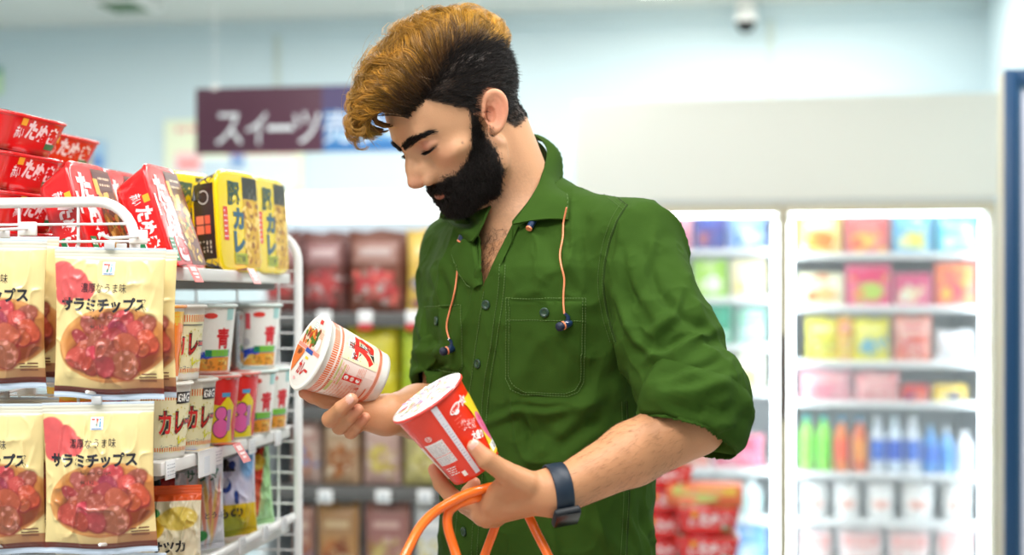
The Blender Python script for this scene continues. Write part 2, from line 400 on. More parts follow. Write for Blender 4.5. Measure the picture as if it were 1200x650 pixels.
# rounded front rail of the third shelf
m = MB(); m.tube([(XS+.004, Y0, 1.028), (XS+.004, Y1+.012, 1.028)], .007, M_tube, 12); subr(m).build('front_rail', rk)
K_tagw = ink(246, 248, 250); K_tagr = ink(232, 84, 84)
def price_tag(y, z, w=.030, h=.024, base=None, red=False, x=XS, label=None):
    m = MB(); m.box((x+.0005, y-w/2, z-h), (x+.0022, y+w/2, z), base or K_tagw, .0003)
    ar = Art(); c = ink(120, 130, 150)
    lines2(ar, -w*.4, -h*.85, w*.4, -h*.15, 4, c, int(y*1000) % 97)
    ar.put(m, lambda u, v, e: np.c_[x+.0022+e+u*0, y+u, z+v], L=.01)
    return m
def lines2(ar, u0, v0, u1, v1, n, m, seed=0, thick=.0008):
    R = np.random.default_rng(seed)
    for k in range(n):
        v = v1-(v1-v0)*(k+.5)/n; x = u0
        while x < u1-.002:
            l = R.uniform(.002, .006); ar.rect(x, v-thick/2, min(x+l, u1), v+thick/2, m); x += l+R.uniform(.001, .003)
for y, z in ((1.712, 1.176), (1.88, 1.175), (2.02, 1.175), (2.14, 1.175)): subr(price_tag(y, z)).build('price_tag', rk)
for y in (1.80, 1.95, 2.05, 2.14):
    subr(price_tag(y, 1.04, .024, .022, x=XS+.010)).build('price_tag', rk)
# folded shelf talkers that stick out
def talker(y0, z0, dy, dx, dz, col, nm='shelf_talker', w=.03):
    m = MB(); a = np.array([XS-.012, y0, z0+.001]); b = np.array([XS+dx, y0+dy, z0+.004]); c = b+np.array([dx*.7, dy*.3, dz]); wv = np.array([0, w, 0])
    G = np.array([[a, a+wv], [b, b+wv], [c, c+wv]]); m.grid(G, col, False); m.grid(G-np.array([0, 0, .0008]), col, False, flip=True)
    n_ = (b-a); ar = Art(); lines2(ar, .2, .15, .85, .85, 4, ink(255, 225, 225), 5, .06)
    for (s0, s1, t0, t1) in ((.15, .4, .2, .8), (.5, .62, .2, .8), (.7, .82, .3, .7)):
        q = lambda s_, t_: (b+(c-b)*s_+wv*t_)+np.array([0, 0, .0006]); m.add([q(s0, t0), q(s1, t0), q(s1, t1), q(s0, t1)], [(0, 1, 2, 3)], ink(250, 215, 215))
    subr(m).build(nm, rk)
talker(1.735, 1.420, -.010, .018, -.022, K_tagr); talker(1.965, 1.420, -.015, .018, -.022, K_tagr)
talker(1.890, 1.176, -.02, .026, -.024, K_tagr)
m = MB(); m.box((XS-.03, 1.800, 1.176), (XS+.006, 1.862, 1.1775), K_tagw); m.box((XS+.0035, 1.800, 1.142), (XS+.005, 1.862, 1.176), K_tagw)
m.box((XS-.028, 1.803, 1.1777), (XS+.004, 1.859, 1.1781), ink(250, 226, 180)); m.box((XS-.022, 1.809, 1.1783), (XS-.004, 1.836, 1.1786), ink(140, 150, 210)); m.box((XS+.0051, 1.820, 1.146), (XS+.0056, 1.838, 1.168), ink(225, 232, 240))
subr(m).build('shelf_talker', rk)

# --- square tubs of instant noodles
def superr(a, b, th, n=7): c, s = np.cos(th), np.sin(th); r = (np.abs(c/a)**n+np.abs(s/b)**n)**(-1/n); return np.c_[r*c, r*s]
TW, TL, TH_ = .118, .145, .050
def tub(side_c, lid_fn, side_fn, name='noodle_tub'):
    root = empty(name); th = np.arange(72)*2*math.pi/72; m = MB(); k = lambda z: .80+.20*(z/TH_)**.9
    rows = [np.c_[superr(TW/2*.74, TL/2*.76, th), np.full(72, .0)]]+[np.c_[superr(TW/2*k(z), TL/2*k(z), th), np.full(72, z)] for z in np.linspace(.003, TH_-.003, 7)]
    m.grid(np.array([rows[0]*[0, 0, 1]]+rows), side_c, True, cv=True, flip=True)
    def fs(sx):  # art on the long sides / short sides
        def f(u, v, e):
            kk = .80+.20*np.clip(v/TH_, 0, 1)**.9; b = TL/2*kk; x = TW/2*kk*(1-np.clip(np.abs(u/b), 0, .999)**7)**(1/7.)+e; return np.c_[x*sx, u*sx, v]
        return f
    def ft(sy):
        def f(u, v, e):
            kk = .80+.20*np.clip(v/TH_, 0, 1)**.9; a = TW/2*kk; y = TL/2*kk*(1-np.clip(np.abs(u/a), 0, .999)**7)**(1/7.)+e; return np.c_[-u*sy, y*sy, v]
        return f
    for f in (fs(1), fs(-1), ft(1), ft(-1)):
        ar = Art(); side_fn(ar); ar.put(m, f, L=.008, base=.0003, cap_=.0004)
    m.build('tub_body', root)
    m = MB(); 
    prof = [(.965, TH_-.005), (1.0, TH_-.004), (1.02, TH_-.001), (1.0, TH_+.0008), (.93, TH_+.0012), (.5, TH_+.0012), (.0, TH_+.0012)]
    m.grid(np.array([np.c_[superr(TW/2*q+1e-6, TL/2*q+1e-6, th), np.full(72, z)] for q, z in prof]), side_c, True, cv=True, flip=True)
    ar = Art(); lid_fn(ar); ar.put(m, lambda u, v, e: np.c_[u, v, TH_+.0012+e+u*0], L=.03, base=.0003, cap_=.0005); m.build('lid', root)
    return root
I_red = mat('glossy_red_film', (218, 22, 26), .22, coat=.8); I_yel = mat('glossy_yellow_film', (244, 214, 10), .25, coat=.8); I_blk = mat('glossy_black_film', (22, 22, 24), .25, coat=.6)
def blobs(ar, x0, y0, x1, y1, n, cols, s0, s1, seed, asp=.7):
    R = np.random.default_rng(seed)
    for k in range(n): ar.ell(R.uniform(x0, x1), R.uniform(y0, y1), R.uniform(s0, s1), R.uniform(s0, s1)*asp, cols[R.integers(len(cols))], 8, R.uniform(0, 3))
NOOD = [ink(214, 168, 60), ink(236, 196, 90), ink(180, 120, 40), ink(246, 214, 120), ink(150, 96, 36)]
def red_lid_art(ar):
    ar.rect(.004, -.066, .054, .066, ink(110, 50, 36)); blobs(ar, .010, -.060, .050, .030, 60, NOOD, .003, .009, 1); blobs(ar, .012, -.02, .048, .02, 10, [ink(90, 150, 60), ink(220, 80, 40)], .002, .004, 4)
    ar.rect(.006, .036, .052, .062, ink(90, 34, 30)); ar.rect(.002, .030, .014, .052, ink(240, 186, 70)); lines2(ar, .018, .040, .048, .058, 2, ink(240, 214, 180), 3, .003)
    for i, ch in enumerate('たぬき'):
        ar.text(ch, -.026+.006*i, .038-.040*i, .040, ink(250, 232, 236), w=.036, bold=.06)
    ar.rect(-.052, -.062, -.036, -.030, ink(30, 130, 80)); lines2(ar, -.050, -.060, -.038, -.032, 5, K_tagw, 6, .002)
    ar.rect(-.056, .0, -.050, .03, ink(250, 240, 240))
def red_side_art(ar):
    ar.text('たぬき', .010, .030, .026, ink(248, 232, 236), w=.056, bold=.05, rot=-.10); ar.text('赤い', -.030, .026, .018, ink(248, 232, 236), w=.014, bold=.02)
    ar.rect(-.032, .036, -.022, .046, ink(244, 180, 50)); ar.rect(.022, .010, .040, .018, ink(30, 130, 80)); ar.rect(-.050, .001, .050, .0025, ink(190, 10, 20))
def yel_lid_art(ar):
    ar.rect(.012, -.066, .054, .066, ink(50, 52, 40)); ar.rect(.012, -.066, .054, .034, ink(214, 170, 40)); blobs(ar, .014, -.062, .052, .030, 60, NOOD, .003, .008, 2); blobs(ar, .018, .036, .050, .060, 8, [ink(90, 90, 80), ink(60, 66, 60)], .003, .006, 5)
    ar.text('豚', -.014, .040, .036, ink(56, 84, 60), w=.036, bold=.04)
    for i, ch in enumerate('カレ'): ar.text(ch, -.004, .004-.034*i, .032, ink(40, 96, 120), w=.032, bold=.06)
    ar.rect(-.046, -.028, -.034, .020, ink(230, 60, 40)); lines2(ar, -.044, -.026, -.036, .018, 6, K_tagw, 8, .002)
    ar.rect(-.020, -.062, .016, -.046, ink(170, 180, 40)); ar.text('液体', -.002, -.054, .011, ink(60, 80, 30), w=.026, bold=.03)
def blk_side_art(ar):
    ar.rect(-.054, .006, .054, .044, ink(24, 24, 26)); 
    for a in (0, 1): ar.rect(-.008+a*.014, .010, .004+a*.014, .024, ink(230, 120, 90)); ar.rect(-.008+a*.014, .026, .004+a*.014, .036, ink(220, 90, 60))
    ar.ell(-.034, .025, .010, .010, ink(210, 214, 210), 20); ar.ell(-.034, .025, .0086, .0086, ink(24, 24, 26), 20); lines2(ar, .028, .012, .046, .038, 4, ink(220, 220, 200), 9, .002)
def yel_side_art(ar): ar.rect(-.052, .036, .052, .046, ink(250, 220, 20)); lines2(ar, -.03, .012, .03, .030, 3, ink(120, 110, 20), 4, .002)
TR = tub(I_red, red_lid_art, red_side_art); TY = tub(I_yel, yel_lid_art, blk_side_art)
def stand(proto, x, y, zs, yaw, lean, label, group, first=False, roll=0, sc=1.0):
    """tub standing on its edge; yaw = where the lid looks (degrees from +x towards the aisle end)"""
    yw = math.radians(yaw); nh = np.array([math.cos(yw), -math.sin(yw), 0]); l = math.radians(lean)
    N_ = nh*math.cos(l)+np.array([0, 0, math.sin(l)]); U = np.array([0, 0, math.cos(l)])-nh*math.sin(l)
    Xv = np.cross(U, N_); R_ = Matrix.Rotation(math.radians(roll), 3, Vector(N_)); U = np.array(R_@Vector(U)); Xv = np.array(R_@Vector(Xv))
    lowest = min((U*sy*TL/2*kk+N_*z+Xv*sx*TW/2*kk)[2] for sy in (-1, 1) for sx in (-1, 1) for z, kk in ((0, .74), (TH_, .985)))*sc
    M = Matrix(((Xv[0]*sc, U[0]*sc, N_[0]*sc, x), (Xv[1]*sc, U[1]*sc, N_[1]*sc, y), (Xv[2]*sc, U[2]*sc, N_[2]*sc, zs-lowest+.0005), (0, 0, 0, 1)))
    if first: proto.matrix_world = M; o = proto; tag(o, label, 'noodle tub', group)
    else: o = clone(proto, mtx=M, label=label, group=group); o['category'] = 'noodle tub'
    return o
GR, GY = 'red noodle tubs on the top shelf', 'yellow noodle tubs on the top shelf'
z1 = SH[0]
def at(px, D): return P(px, 300, D).x
stand(TR, at(176, 1.80)-.012, 1.80, z1, -1, 19, 'red noodle tub leaning with its noodle picture lid out, nearest to the yellow tubs', GR, True)
stand(TR, at(84, 1.75)-.010, 1.76, z1, 2, 18, 'red noodle tub leaning behind the white tube arch, lid turned to the front', GR)
stand(TR, at(118, 1.90)+.0, 1.90, z1, 2, 15, 'red noodle tub half hidden between the two other leaning red tubs', GR)
0 and stand(TR, at(60, 1.745)-.055, 1.775, z1, 30, 4, 'red noodle tub standing darkest and lowest at the left behind the arch', GR)
stand(TY, at(254, 1.985)-.012, 1.985, z1, 10, 4, 'yellow noodle tub with black side, frontmost of the yellow ones', GY, True)
stand(TY, at(287, 2.11)-.006, 2.11, z1, 6, 3, 'yellow noodle tub at the far right end of the top shelf', GY)
stand(TY, at(222, 1.98)-.036, 1.98, z1, 14, 7, 'yellow noodle tub second from the left, peeping over the red lid', GY)
stand(TY, at(196, 2.06)-.01, 2.04, z1, 14, 8, 'yellow noodle tub with dark lid corner, furthest left and back of the yellow ones', GY)
stand(TY, at(222, 2.14)-.0, 2.12, z1, 12, 6, 'yellow noodle tub behind the black side of the frontmost one', GY)
# lying stacks of red tubs at the back of the shelf
def lie(x, y, z, yaw, tilt, label, proto=TR, group=GR, sc=1.0):
    M = Matrix.Translation((x, y, z))@Matrix.Rotation(math.radians(tilt), 4, 'Y')@Matrix.Rotation(math.radians(yaw), 4, 'Z')@Matrix.Scale(sc, 4)
    o = clone(proto, mtx=M, label=label, group=group); o['category'] = 'noodle tub'; return o
GS = 'stacked red noodle tubs at the back of the top shelf'
xs1 = P(-8, 140, 1.80).x; xs2 = P(44, 160, 2.02).x
for k in range(4): lie(xs1+.004*(k % 2), 1.80, z1+.001+k*.0545, 74, 3+k*2.5, 'red noodle tub lying flat, number %s up in the near stack at the left' % ('one', 'two', 'three', 'four')[k], group=GS)
for k in range(4): lie(xs2, 2.02, z1+.001+k*.0545, 64, 2+k*3, 'red noodle tub lying flat, number %s up in the far stack behind the near one' % ('one', 'two', 'three', 'four')[k], group=GS)

# --- cups on the second shelf
def cup_proto(side, base_m, lidc, rt=.0415, rb=.0325, h=.098):
    return noodle_cup('noodle_cup', rt, rb, h, base_m, side, lidc, lambda ar, r: (ar.ell(0, 0, r*.8, r*.8, ink(236, 214, 190), 24)), M_foamw)
M_foamw = mat('white_foam_cup', (226, 225, 218), .5)
I_kred = ink(222, 36, 36)
def side_curry(ar, big=True):
    ar.rect(-.125, .008, .125, .086, ink(238, 232, 190)); comb(ar, -.122, .122, .076, .009, K_or, 70); comb(ar, -.122, .122, .010, .005, K_or, 70)
    for q in (.026, -.064): blobs(ar, q-.030, .018, q+.030, .070, 50, [ink(224, 210, 120), ink(206, 200, 110)], .001, .002, 3)
    for cx in (.026, .116, -.064):
        ar.text('カレー', cx, .047, .032, K_bk, w=.062, bold=.07); ar.text('カレー', cx, .047, .030, I_kred, w=.059, bold=.02)
        if big: ar.rect(cx-.006, .071, cx+.022, .086, K_bk); ar.text('BIG', cx+.008, .0785, .011, K_w, w=.024, bold=.03)
        else: ar.rect(cx-.02, .071, cx+.02, .0725, ink(90, 90, 90))
        ar.text('レー', cx+.010, .024, .010, ink(226, 226, 40), w=.02, bold=.05); ar.text('シーフード', cx-.012, .016, .005, ink(60, 80, 120), w=.03)
def side_orange(ar):
    ar.rect(-.125, .006, .125, .090, ink(244, 128, 36)); ar.rect(-.125, .072, .125, .090, ink(226, 180, 60))
    for cx in (-.10, -.02, .06): 
        ar.text('特製', cx, .055, .016, ink(252, 226, 180), w=.030, bold=.03); ar.ell(cx, .030, .016, .014, ink(248, 206, 70), 20); blobs(ar, cx-.012, .020, cx+.012, .038, 14, NOOD, .002, .005, 6)
def side_ao(ar):
    ar.rect(-.125, .003, .125, .092, ink(240, 240, 236))
    for cx in (.010, .130):
        ar.poly([(cx-.040, .004), (cx-.036, .018), (cx-.020, .029), (cx+.006, .034), (cx+.038, .034), (cx+.038, .024), (cx+.006, .023), (cx-.018, .017), (cx-.030, .004)], ink(30, 70, 190))
        ar.rect(cx-.004, .0245, cx+.036, .034, ink(120, 190, 60)); ar.rect(cx-.006, .0245, cx+.004, .034, ink(20, 130, 90))
        ar.poly([(cx-.028, .004), (cx-.016, .017), (cx+.006, .0235), (cx+.038, .0235), (cx+.038, .004)], ink(226, 150, 50)); blobs(ar, cx-.014, .006, cx+.036, .020, 22, NOOD, .002, .005, 7)
        ar.text('青', cx+.022, .050, .030, ink(214, 40, 50), w=.022, bold=.03); ar.ell(cx+.002, .082, .009, .0042, ink(226, 60, 50), 16); ar.rect(cx-.018, .060, cx-.011, .084, ink(226, 90, 100)); ar.rect(cx-.026, .066, cx-.021, .082, ink(120, 120, 130))
        ar.ell(cx-.018, .040, .006, .006, ink(200, 200, 205), 14); ar.rect(cx+.026, .076, cx+.040, .092, ink(170, 216, 214))
def side_pink(ar):
    ar.rect(-.125, .004, .125, .094, ink(226, 40, 40))
    for cx in (-.090, .004, .098):
        ar.poly([(cx-.030, .004), (cx+.036, .004), (cx+.030, .030), (cx+.034, .055), (cx+.020, .070), (cx+.008, .056), (cx-.010, .060), (cx-.014, .030)], ink(246, 226, 40))
        for (dy, rr) in ((.024, .013), (.045, .009)): ar.ell(cx+.010, dy, rr+.0014, rr+.0014, K_bk, 20)
        for (dy, rr) in ((.024, .013), (.045, .009)): ar.ell(cx+.010, dy, rr, rr, ink(240, 110, 190), 20)
        ar.ell(cx-.012, .070, .007, .006, ink(240, 130, 180), 12); ar.rect(cx+.010, .068, cx+.024, .074, ink(90, 170, 220)); ar.ell(cx-.016, .046, .005, .005, I_kred, 10); ar.rect(cx+.020, .020, cx+.028, .050, ink(200, 140, 200))
CC = noodle_cup('noodle_cup', .0415, .0325, .098, M_foamw, side_curry, M_foamw, lambda ar, r: ar.ell(0, 0, r*.8, r*.8, ink(236, 214, 190), 24), M_foamw)
CK = noodle_cup('noodle_cup', .0415, .0325, .098, M_foamw, lambda ar: side_curry(ar, False), M_foamw, lambda ar, r: ar.ell(0, 0, r*.8, r*.8, ink(236, 214, 190), 24), M_foamw)
CO = noodle_cup('noodle_cup', .0415, .0325, .098, M_foamw, side_orange, M_foamw, lambda ar, r: ar.ell(0, 0, r*.8, r*.8, ink(240, 160, 80), 24), ink(236, 150, 60))
CA = noodle_cup('noodle_cup', .0440, .0345, .098, M_foamw, side_ao, M_foamw, lambda ar, r: ar.ell(0, 0, r*.8, r*.8, ink(200, 226, 230), 24), ink(214, 232, 230))
CP = noodle_cup('noodle_cup', .0415, .0325, .098, M_foamw, side_pink, M_foamw, lambda ar, r: ar.ell(0, 0, r*.8, r*.8, ink(240, 120, 110), 24), ink(230, 120, 110))
z2 = SH[1]+.0005; used_cup = set()
def put_cup(proto, px, D, z, ang, label, group):
    x = P(px, 400, D).x; rot = (0, 0, math.radians(ang))
    if id(proto) not in used_cup:
        used_cup.add(id(proto)); proto.location = (x, D, z); proto.rotation_euler = rot; o = proto; tag(o, label, 'noodle cup', group)
    else: o = clone(proto, loc=(x, D, z), rot=rot, label=label, group=group); o['category'] = 'noodle cup'
    return o
GL, GU = 'noodle cups in the lower row of the second shelf', 'noodle cups stacked on the second shelf'
put_cup(CC, 186, 1.755, z2, -62, 'cream noodle cup with big red lettering, nearest in the lower row beside the folded card', GL)
put_cup(CC, 217, 1.840, z2, -62, 'cream noodle cup with big red lettering, second in the lower row', GL)
put_cup(CP, 246, 1.928, z2, -64, 'red, yellow and pink noodle cup, nearer of the two in the lower row', GL)
put_cup(CP, 270, 2.012, z2, -64, 'red, yellow and pink noodle cup, farther of the two in the lower row', GL)
put_cup(CA, 290, 2.085, z2, -70, 'white noodle cup with red character in the lower row, second from the end panel', GL)
put_cup(CA, 309, 2.160, z2, -70, 'white noodle cup with red character in the lower row, next to the end panel', GL)
zu = z2+.0995
put_cup(CO, 178, 1.738, zu, -60, 'orange noodle cup at the left end of the upper row, half behind the cream cup', GU)
put_cup(CK, 203, 1.790, zu, -64, 'cream noodle cup with red lettering in the upper row under the red leaning tub', GU)
put_cup(CA, 240, 1.945, zu, -74, 'white noodle cup with red character in the upper row, left of the dark gap', GU)
put_cup(CA, 296, 2.125, zu, -74, 'white noodle cup with red character in the upper row, right of the dark gap', GU)
# second depth of the lower row, seen through the gaps
for i, (pr, D, nm) in enumerate(((CO, 1.78, 'orange noodle cup deeper in the shelf behind the cream cups'), (CP, 1.90, 'red noodle cup deeper in the shelf behind the pink ones'), (CC, 2.02, 'cream noodle cup deeper in the shelf'), (CA, 2.13, 'white noodle cup deeper in the shelf by the end panel'))):
    o = clone(pr, loc=(XS-.155-.01*(i % 2), D, z2), rot=(0, 0, -1.2), label=nm, group='noodle cups deeper in the second shelf'); o['category'] = 'noodle cup'
    if i == 1:
        o = clone(CO, loc=(XS-.155, D, z2+.0995), rot=(0, 0, -.9), label='orange noodle cup on top of the red cup deeper in the shelf', group='noodle cups deeper in the second shelf'); o['category'] = 'noodle cup'
# glossy dark pack in the upper row
m = MB(); bx, by = P(262, 400, 2.04).x, 2.04
m.box((bx-.030, by-.022, z2+.0992), (bx+.026, by+.022, z2+.19), mat('dark_film_pack', (70, 62, 56), .2, coat=.8), .006)
ar = Art(); ar.rect(-.022, .006, .022, .030, ink(214, 190, 160)); ar.rect(-.018, .050, .010, .070, ink(60, 60, 60)); ar.ell(.006, .058, .008, .010, ink(150, 140, 130), 12)
ar.put(m, lambda u, v, e: np.c_[bx-.002+u, by-.022-e+u*0, z2+.0995+v], L=1); tag(m.build('noodle_pack'), 'dark glossy pack in the gap between two white cups', 'noodle pack')

# --- pillow bags
M_film = mat('printed_film', rough=.32, spec=.35, vcol=True, coat=.35)
def pillow(name, w, h, th, paint, art, nu=110, nv=150, seal=.012, wr=.0012, seed=1, belly=1.0, creases=6):
    """hanging bag: local x right, z up, front towards -y, top edge middle at the origin"""
    R = np.random.default_rng(seed); CR = [(R.uniform(-.9, .9), R.uniform(.12, .95), R.uniform(0, 3.14), R.uniform(.10, .35), R.uniform(.6, 1.6)) for _ in range(creases)]
    def surf(x, z):
        u = np.clip(x/(w/2), -1, 1); v = np.clip(-z/h, 0, 1)
        pr = np.clip(1-np.abs(u)**2.2, 0, 1)**.55; s0 = seal/h; vv = np.clip((v-s0)/(1-1.75*s0), 0, 1); pv = np.clip(np.sin(vv*math.pi), 0, 1)**.42*(.72+.42*vv*belly)
        t = th*pr*pv
        q = np.c_[u*1.3, v*1.9]
        t = t+(vnoise(q, 2.2, seed, 3)*wr*2.2+(1-np.abs(vnoise(q, 2.6, seed+5, 2)))**7*wr*2.6)*np.clip(pr*pv*1.6, 0, 1)
        for (a, b, ang, l, amp) in CR:
            du, dv = u-a, (v-b)*1.5; al = du*math.cos(ang)+dv*math.sin(ang); ac = -du*math.sin(ang)+dv*math.cos(ang)
            t = t+amp*wr*np.exp(-(ac/.035)**2-(al/l)**2)*np.clip(pr*pv*2, 0, 1)
        # crimps of the seals
        t = t+.00035*np.sin(v*h/.0021*math.pi)*((v < s0) | (v > 1-.6*s0))
        # scalloped sway of the whole bag
        return t
    def narrow(x, z):
        v = np.clip(-z/h, 0, 1); k = 1-.045*np.sin(v*math.pi); return x*k
    sway = lambda x, z: vnoise(np.c_[x/w*1.2, z/h*1.1], 1.0, seed+9, 2)*.004
    def fn(x, z, e):
        return np.c_[narrow(x, z), -(surf(x, z)+e)+sway(x, z)+0*x, z-.0015*np.cos(x/w*2*math.pi*1.2)*np.clip(-z/h, 0, 1)]
    xs = np.linspace(-w/2, w/2, nu); zs = -np.linspace(0, h, nv); X, Z = np.meshgrid(xs, zs, indexing='ij')
    F = fn(X.ravel(), Z.ravel(), 0.0).reshape(nu, nv, 3); c = paint((X/w+.5).ravel(), (-Z/h).ravel())
    m = MB(); m.grid(F, M_film, True, flip=True, vc=c)
    xs2 = np.linspace(-w/2, w/2, 30); zs2 = -np.linspace(0, h, 40); X2, Z2 = np.meshgrid(xs2, zs2, indexing='ij')
    Bk = np.c_[narrow(X2.ravel(), Z2.ravel()), surf(X2.ravel(), Z2.ravel())*.8+sway(X2.ravel(), Z2.ravel())+.0006, Z2.ravel()-.0015*np.cos(X2.ravel()/w*2*math.pi*1.2)*np.clip(-Z2.ravel()/h, 0, 1)].reshape(30, 40, 3)
    m.grid(Bk, M_film, True, vc=paint((X2/w+.5).ravel()*0+.97, (-Z2/h).ravel()))
    if art: ar = Art(); art(ar, w, h); ar.put(m, fn, L=.006, base=.0004, cap_=.0004)
    return m
def disc(c, x, y, cx, cy, rx, ry, colr, soft=.03, rot=0, asp=1.0):
    dx, dy = x-cx, (y-cy)*asp; ca, sa = math.cos(rot), math.sin(rot); a, b = dx*ca+dy*sa, -dx*sa+dy*ca
    q = np.sqrt((a/rx)**2+(b/(ry*asp))**2); k = np.clip((1+soft-q)/(2*soft), 0, 1)[:, None]; return c*(1-k)+colr*k, q
def salami_paint(x, y, fill=True):
    c = np.tile(srgb((234, 212, 150)), (len(x), 1)); asp = .178/.134
    nz = vnoise(np.c_[x, y*asp], 14, 2, 3)[:, None]
    # pale salami slices fading in at the upper left
    for (cx, cy, r) in ((.08, .19, .13), (.20, .24, .13), (.10, .31, .10), (.30, .28, .09)):
        k, q = disc(c, x, y, cx, cy, r, r/asp, srgb((214, 92, 92))*(1+.12*nz), .05); c = c*(.15)+k*.85 if False else k
    k, q = disc(c, x, y, .56, .635, .50, .245, srgb((212, 150, 88))*(1+.06*nz), .012, -.05); c = k
    c, q = disc(c, x, y, .57, .625, .455, .205, srgb((192, 124, 66))*(1+.06*nz), .04, -.05)
    c, q = disc(c, x, y, .58, .70, .42, .15, srgb((128, 62, 38)), .10)
    R = np.random.default_rng(12); P_ = []
    X0, Y0_ = x, y; x = x+vnoise(np.c_[X0, Y0_*asp], 9, 31, 3)*.022; y = y+vnoise(np.c_[X0, Y0_*asp], 9, 32, 3)*.016
    spots = [(.27, .60, .09), (.85, .52, .11), (.36, .52, .10), (.50, .49, .10), (.66, .47, .10), (.75, .55, .11), (.88, .62, .10), (.60, .54, .10), (.45, .56, .09), (.30, .68, .10), (.42, .62, .11), (.56, .60, .12), (.82, .66, .09), (.25, .74, .115), (.40, .72, .10), (.52, .68, .12), (.70, .64, .12), (.68, .77, .135), (.50, .78, .10), (.36, .78, .08)]
    for i, (cx, cy, r) in enumerate(spots):
        ry = r*R.uniform(.75, 1.0)/asp; ro = R.uniform(-.6, .6); base = srgb((178+R.integers(-24, 22), 66+R.integers(-14, 26), 66+R.integers(-10, 16)))
        c, q = disc(c, x, y, cx, cy, r, ry, srgb((134, 44, 46)), .12, ro, 1.0)
        n2 = vnoise(np.c_[x+i, y*asp+i], 26, i, 3)[:, None]; fat = np.clip(n2*2.6-.35, 0, 1)
        cc = base*(1+.25*n2)*(1-fat*.45)+srgb((240, 170, 160))*fat*.45
        c, q = disc(c, x, y, cx-.004, cy-.006, r*.93, ry*.91, cc, .05, ro, 1.0)
    x, y = X0, Y0_
    low = (y > .925)[:, None]; c = np.where(low, srgb((112, 44, 34)), c)
    md = ((y > .86) & (y <= .925))[:, None]*np.clip((x-.1)*1.4, 0, 1)[:, None]; c = c*(1-md*.8)+srgb((150, 74, 44))*md*.8
    top = (y < .068)[:, None]; st = (.5+.5*np.sin(y*540))[:, None]; c = np.where(top, srgb((228, 224, 206))*(1-.10*st), c)
    tt_ = (y < .020)[:, None]; c = np.where(tt_, srgb((214, 226, 240)), c)
    bot = (y > .965)[:, None]; c = np.where(bot, srgb((206, 222, 242)), c)
    return c
I_tx = ink(34, 34, 44); I_seven = ink(226, 70, 56)
def salami_art(ar, w, h):
    X = lambda u: (u-.5)*w; Z = lambda v: -v*h
    ar.text('サラミチップス', X(.475), Z(.375), .0175, I_tx, w=.80*w, bold=.045); ar.text('濃厚なうま味', X(.47), Z(.265), .0115, I_tx, w=.42*w)
    ar.text('Salami Chips', X(.50), Z(.457), .0048, ink(90, 60, 50), w=.28*w); ar.text('46:192', X(.42), Z(.515), .0045, ink(90, 60, 50), w=.13*w)
    for k in range(3): ar.rect(X(.80), Z(.835+.022*k), X(.95), Z(.827+.022*k), ink(120, 70, 50))
    ar.rect(X(.45), Z(.178), X(.56), Z(.094), ink(232, 244, 248)); cx, cz = X(.495), Z(.132)
    ar.poly([(cx-.0050, cz+.0046), (cx+.0030, cz+.0046), (cx+.0030, cz+.0028), (cx-.0050, cz+.0028)], I_seven)
    ar.poly([(cx+.0030, cz+.0040), (cx+.0010, cz-.0052), (cx-.0014, cz-.0052), (cx+.0006, cz+.0030)], ink(226, 110, 70)); ar.poly([(cx+.0014, cz-.001), (cx+.0010, cz-.0052), (cx-.0014, cz-.0052), (cx-.0010, cz-.002)], ink(30, 130, 90))
    ar.rect(cx+.0042, cz-.0052, cx+.0058, cz+.0016, ink(60, 150, 200)); ar.ell(cx+.0050, cz+.0036, .0010, .0010, ink(60, 150, 200), 8); ar.rect(X(.46), Z(.174), X(.55), Z(.168), ink(90, 120, 180))
SALW, SALH = .136, .180
sal = [pillow('snack_bag', SALW, SALH, .0135, salami_paint, salami_art, seed=s, wr=.0014) for s in (3, 8)]
sal_o = []
def place_bag(mb, x, y, z, ry, rz, rx, label, i):
    if len(sal_o) <= i:
        root = empty('snack_bag', label=label, cat='snack bag', group='salami chip bags hanging on the rack end'); mb.build('film_bag', root)
        # round punched hanging tab with the clip
        m = MB(); m.box((-.006, -.004, -.002), (.006, .001, .007), mat('clear_hang_clip', (225, 228, 230), .2, alpha=.8), .001); m.tube([(0, -.003, .004), (0, .010, .006)], .0015, M_tube, 8); m.build('hang_tab', root)
        sal_o.append(root); o = root
    else:
        o = clone(sal_o[i], label=label); 
    o.location = (x, y, z); o.rotation_euler = (math.radians(rx), math.radians(ry), math.radians(rz)); return o
def hang(px, py, D, ry, rz, rx, label, i):
    p = P(px, py, D); return place_bag(sal[i], p.x, D, p.z, ry, rz, rx, label, i)
hang(129, 290, 1.590, 1.0, 4, 1.5, 'cream salami chip bag hanging upper right on the rack end, its whole front in view', 0)
hang(114, 471, 1.590, -1.2, 6, 1.0, 'cream salami chip bag hanging lower right on the rack end, its whole front in view', 1)
hang(-10, 279, 1.585, 1.0, 5, 1.5, 'cream salami chip bag cut by the left picture edge, upper row in front', 1)
hang(-12, 473, 1.585, -.5, 5, 1.0, 'cream salami chip bag cut by the left picture edge, lower row', 0)
hang(143, 292, 1.625, .5, 5, .5, 'cream salami chip bag just behind the upper right one', 1)
hang(6, 277, 1.625, .5, 5, .5, 'cream salami chip bag behind the one at the upper left picture edge', 0)
hang(6, 465, 1.630, 0, 5, .5, 'cream salami chip bag behind the one at the lower left picture edge', 0)
for px, py in ((129, 647), (8, 649)): hang(px, py, 1.600, 0, 5, 1, 'pale top of a hanging snack bag at the bottom picture edge, %s' % ('right' if px > 50 else 'left'), 1)
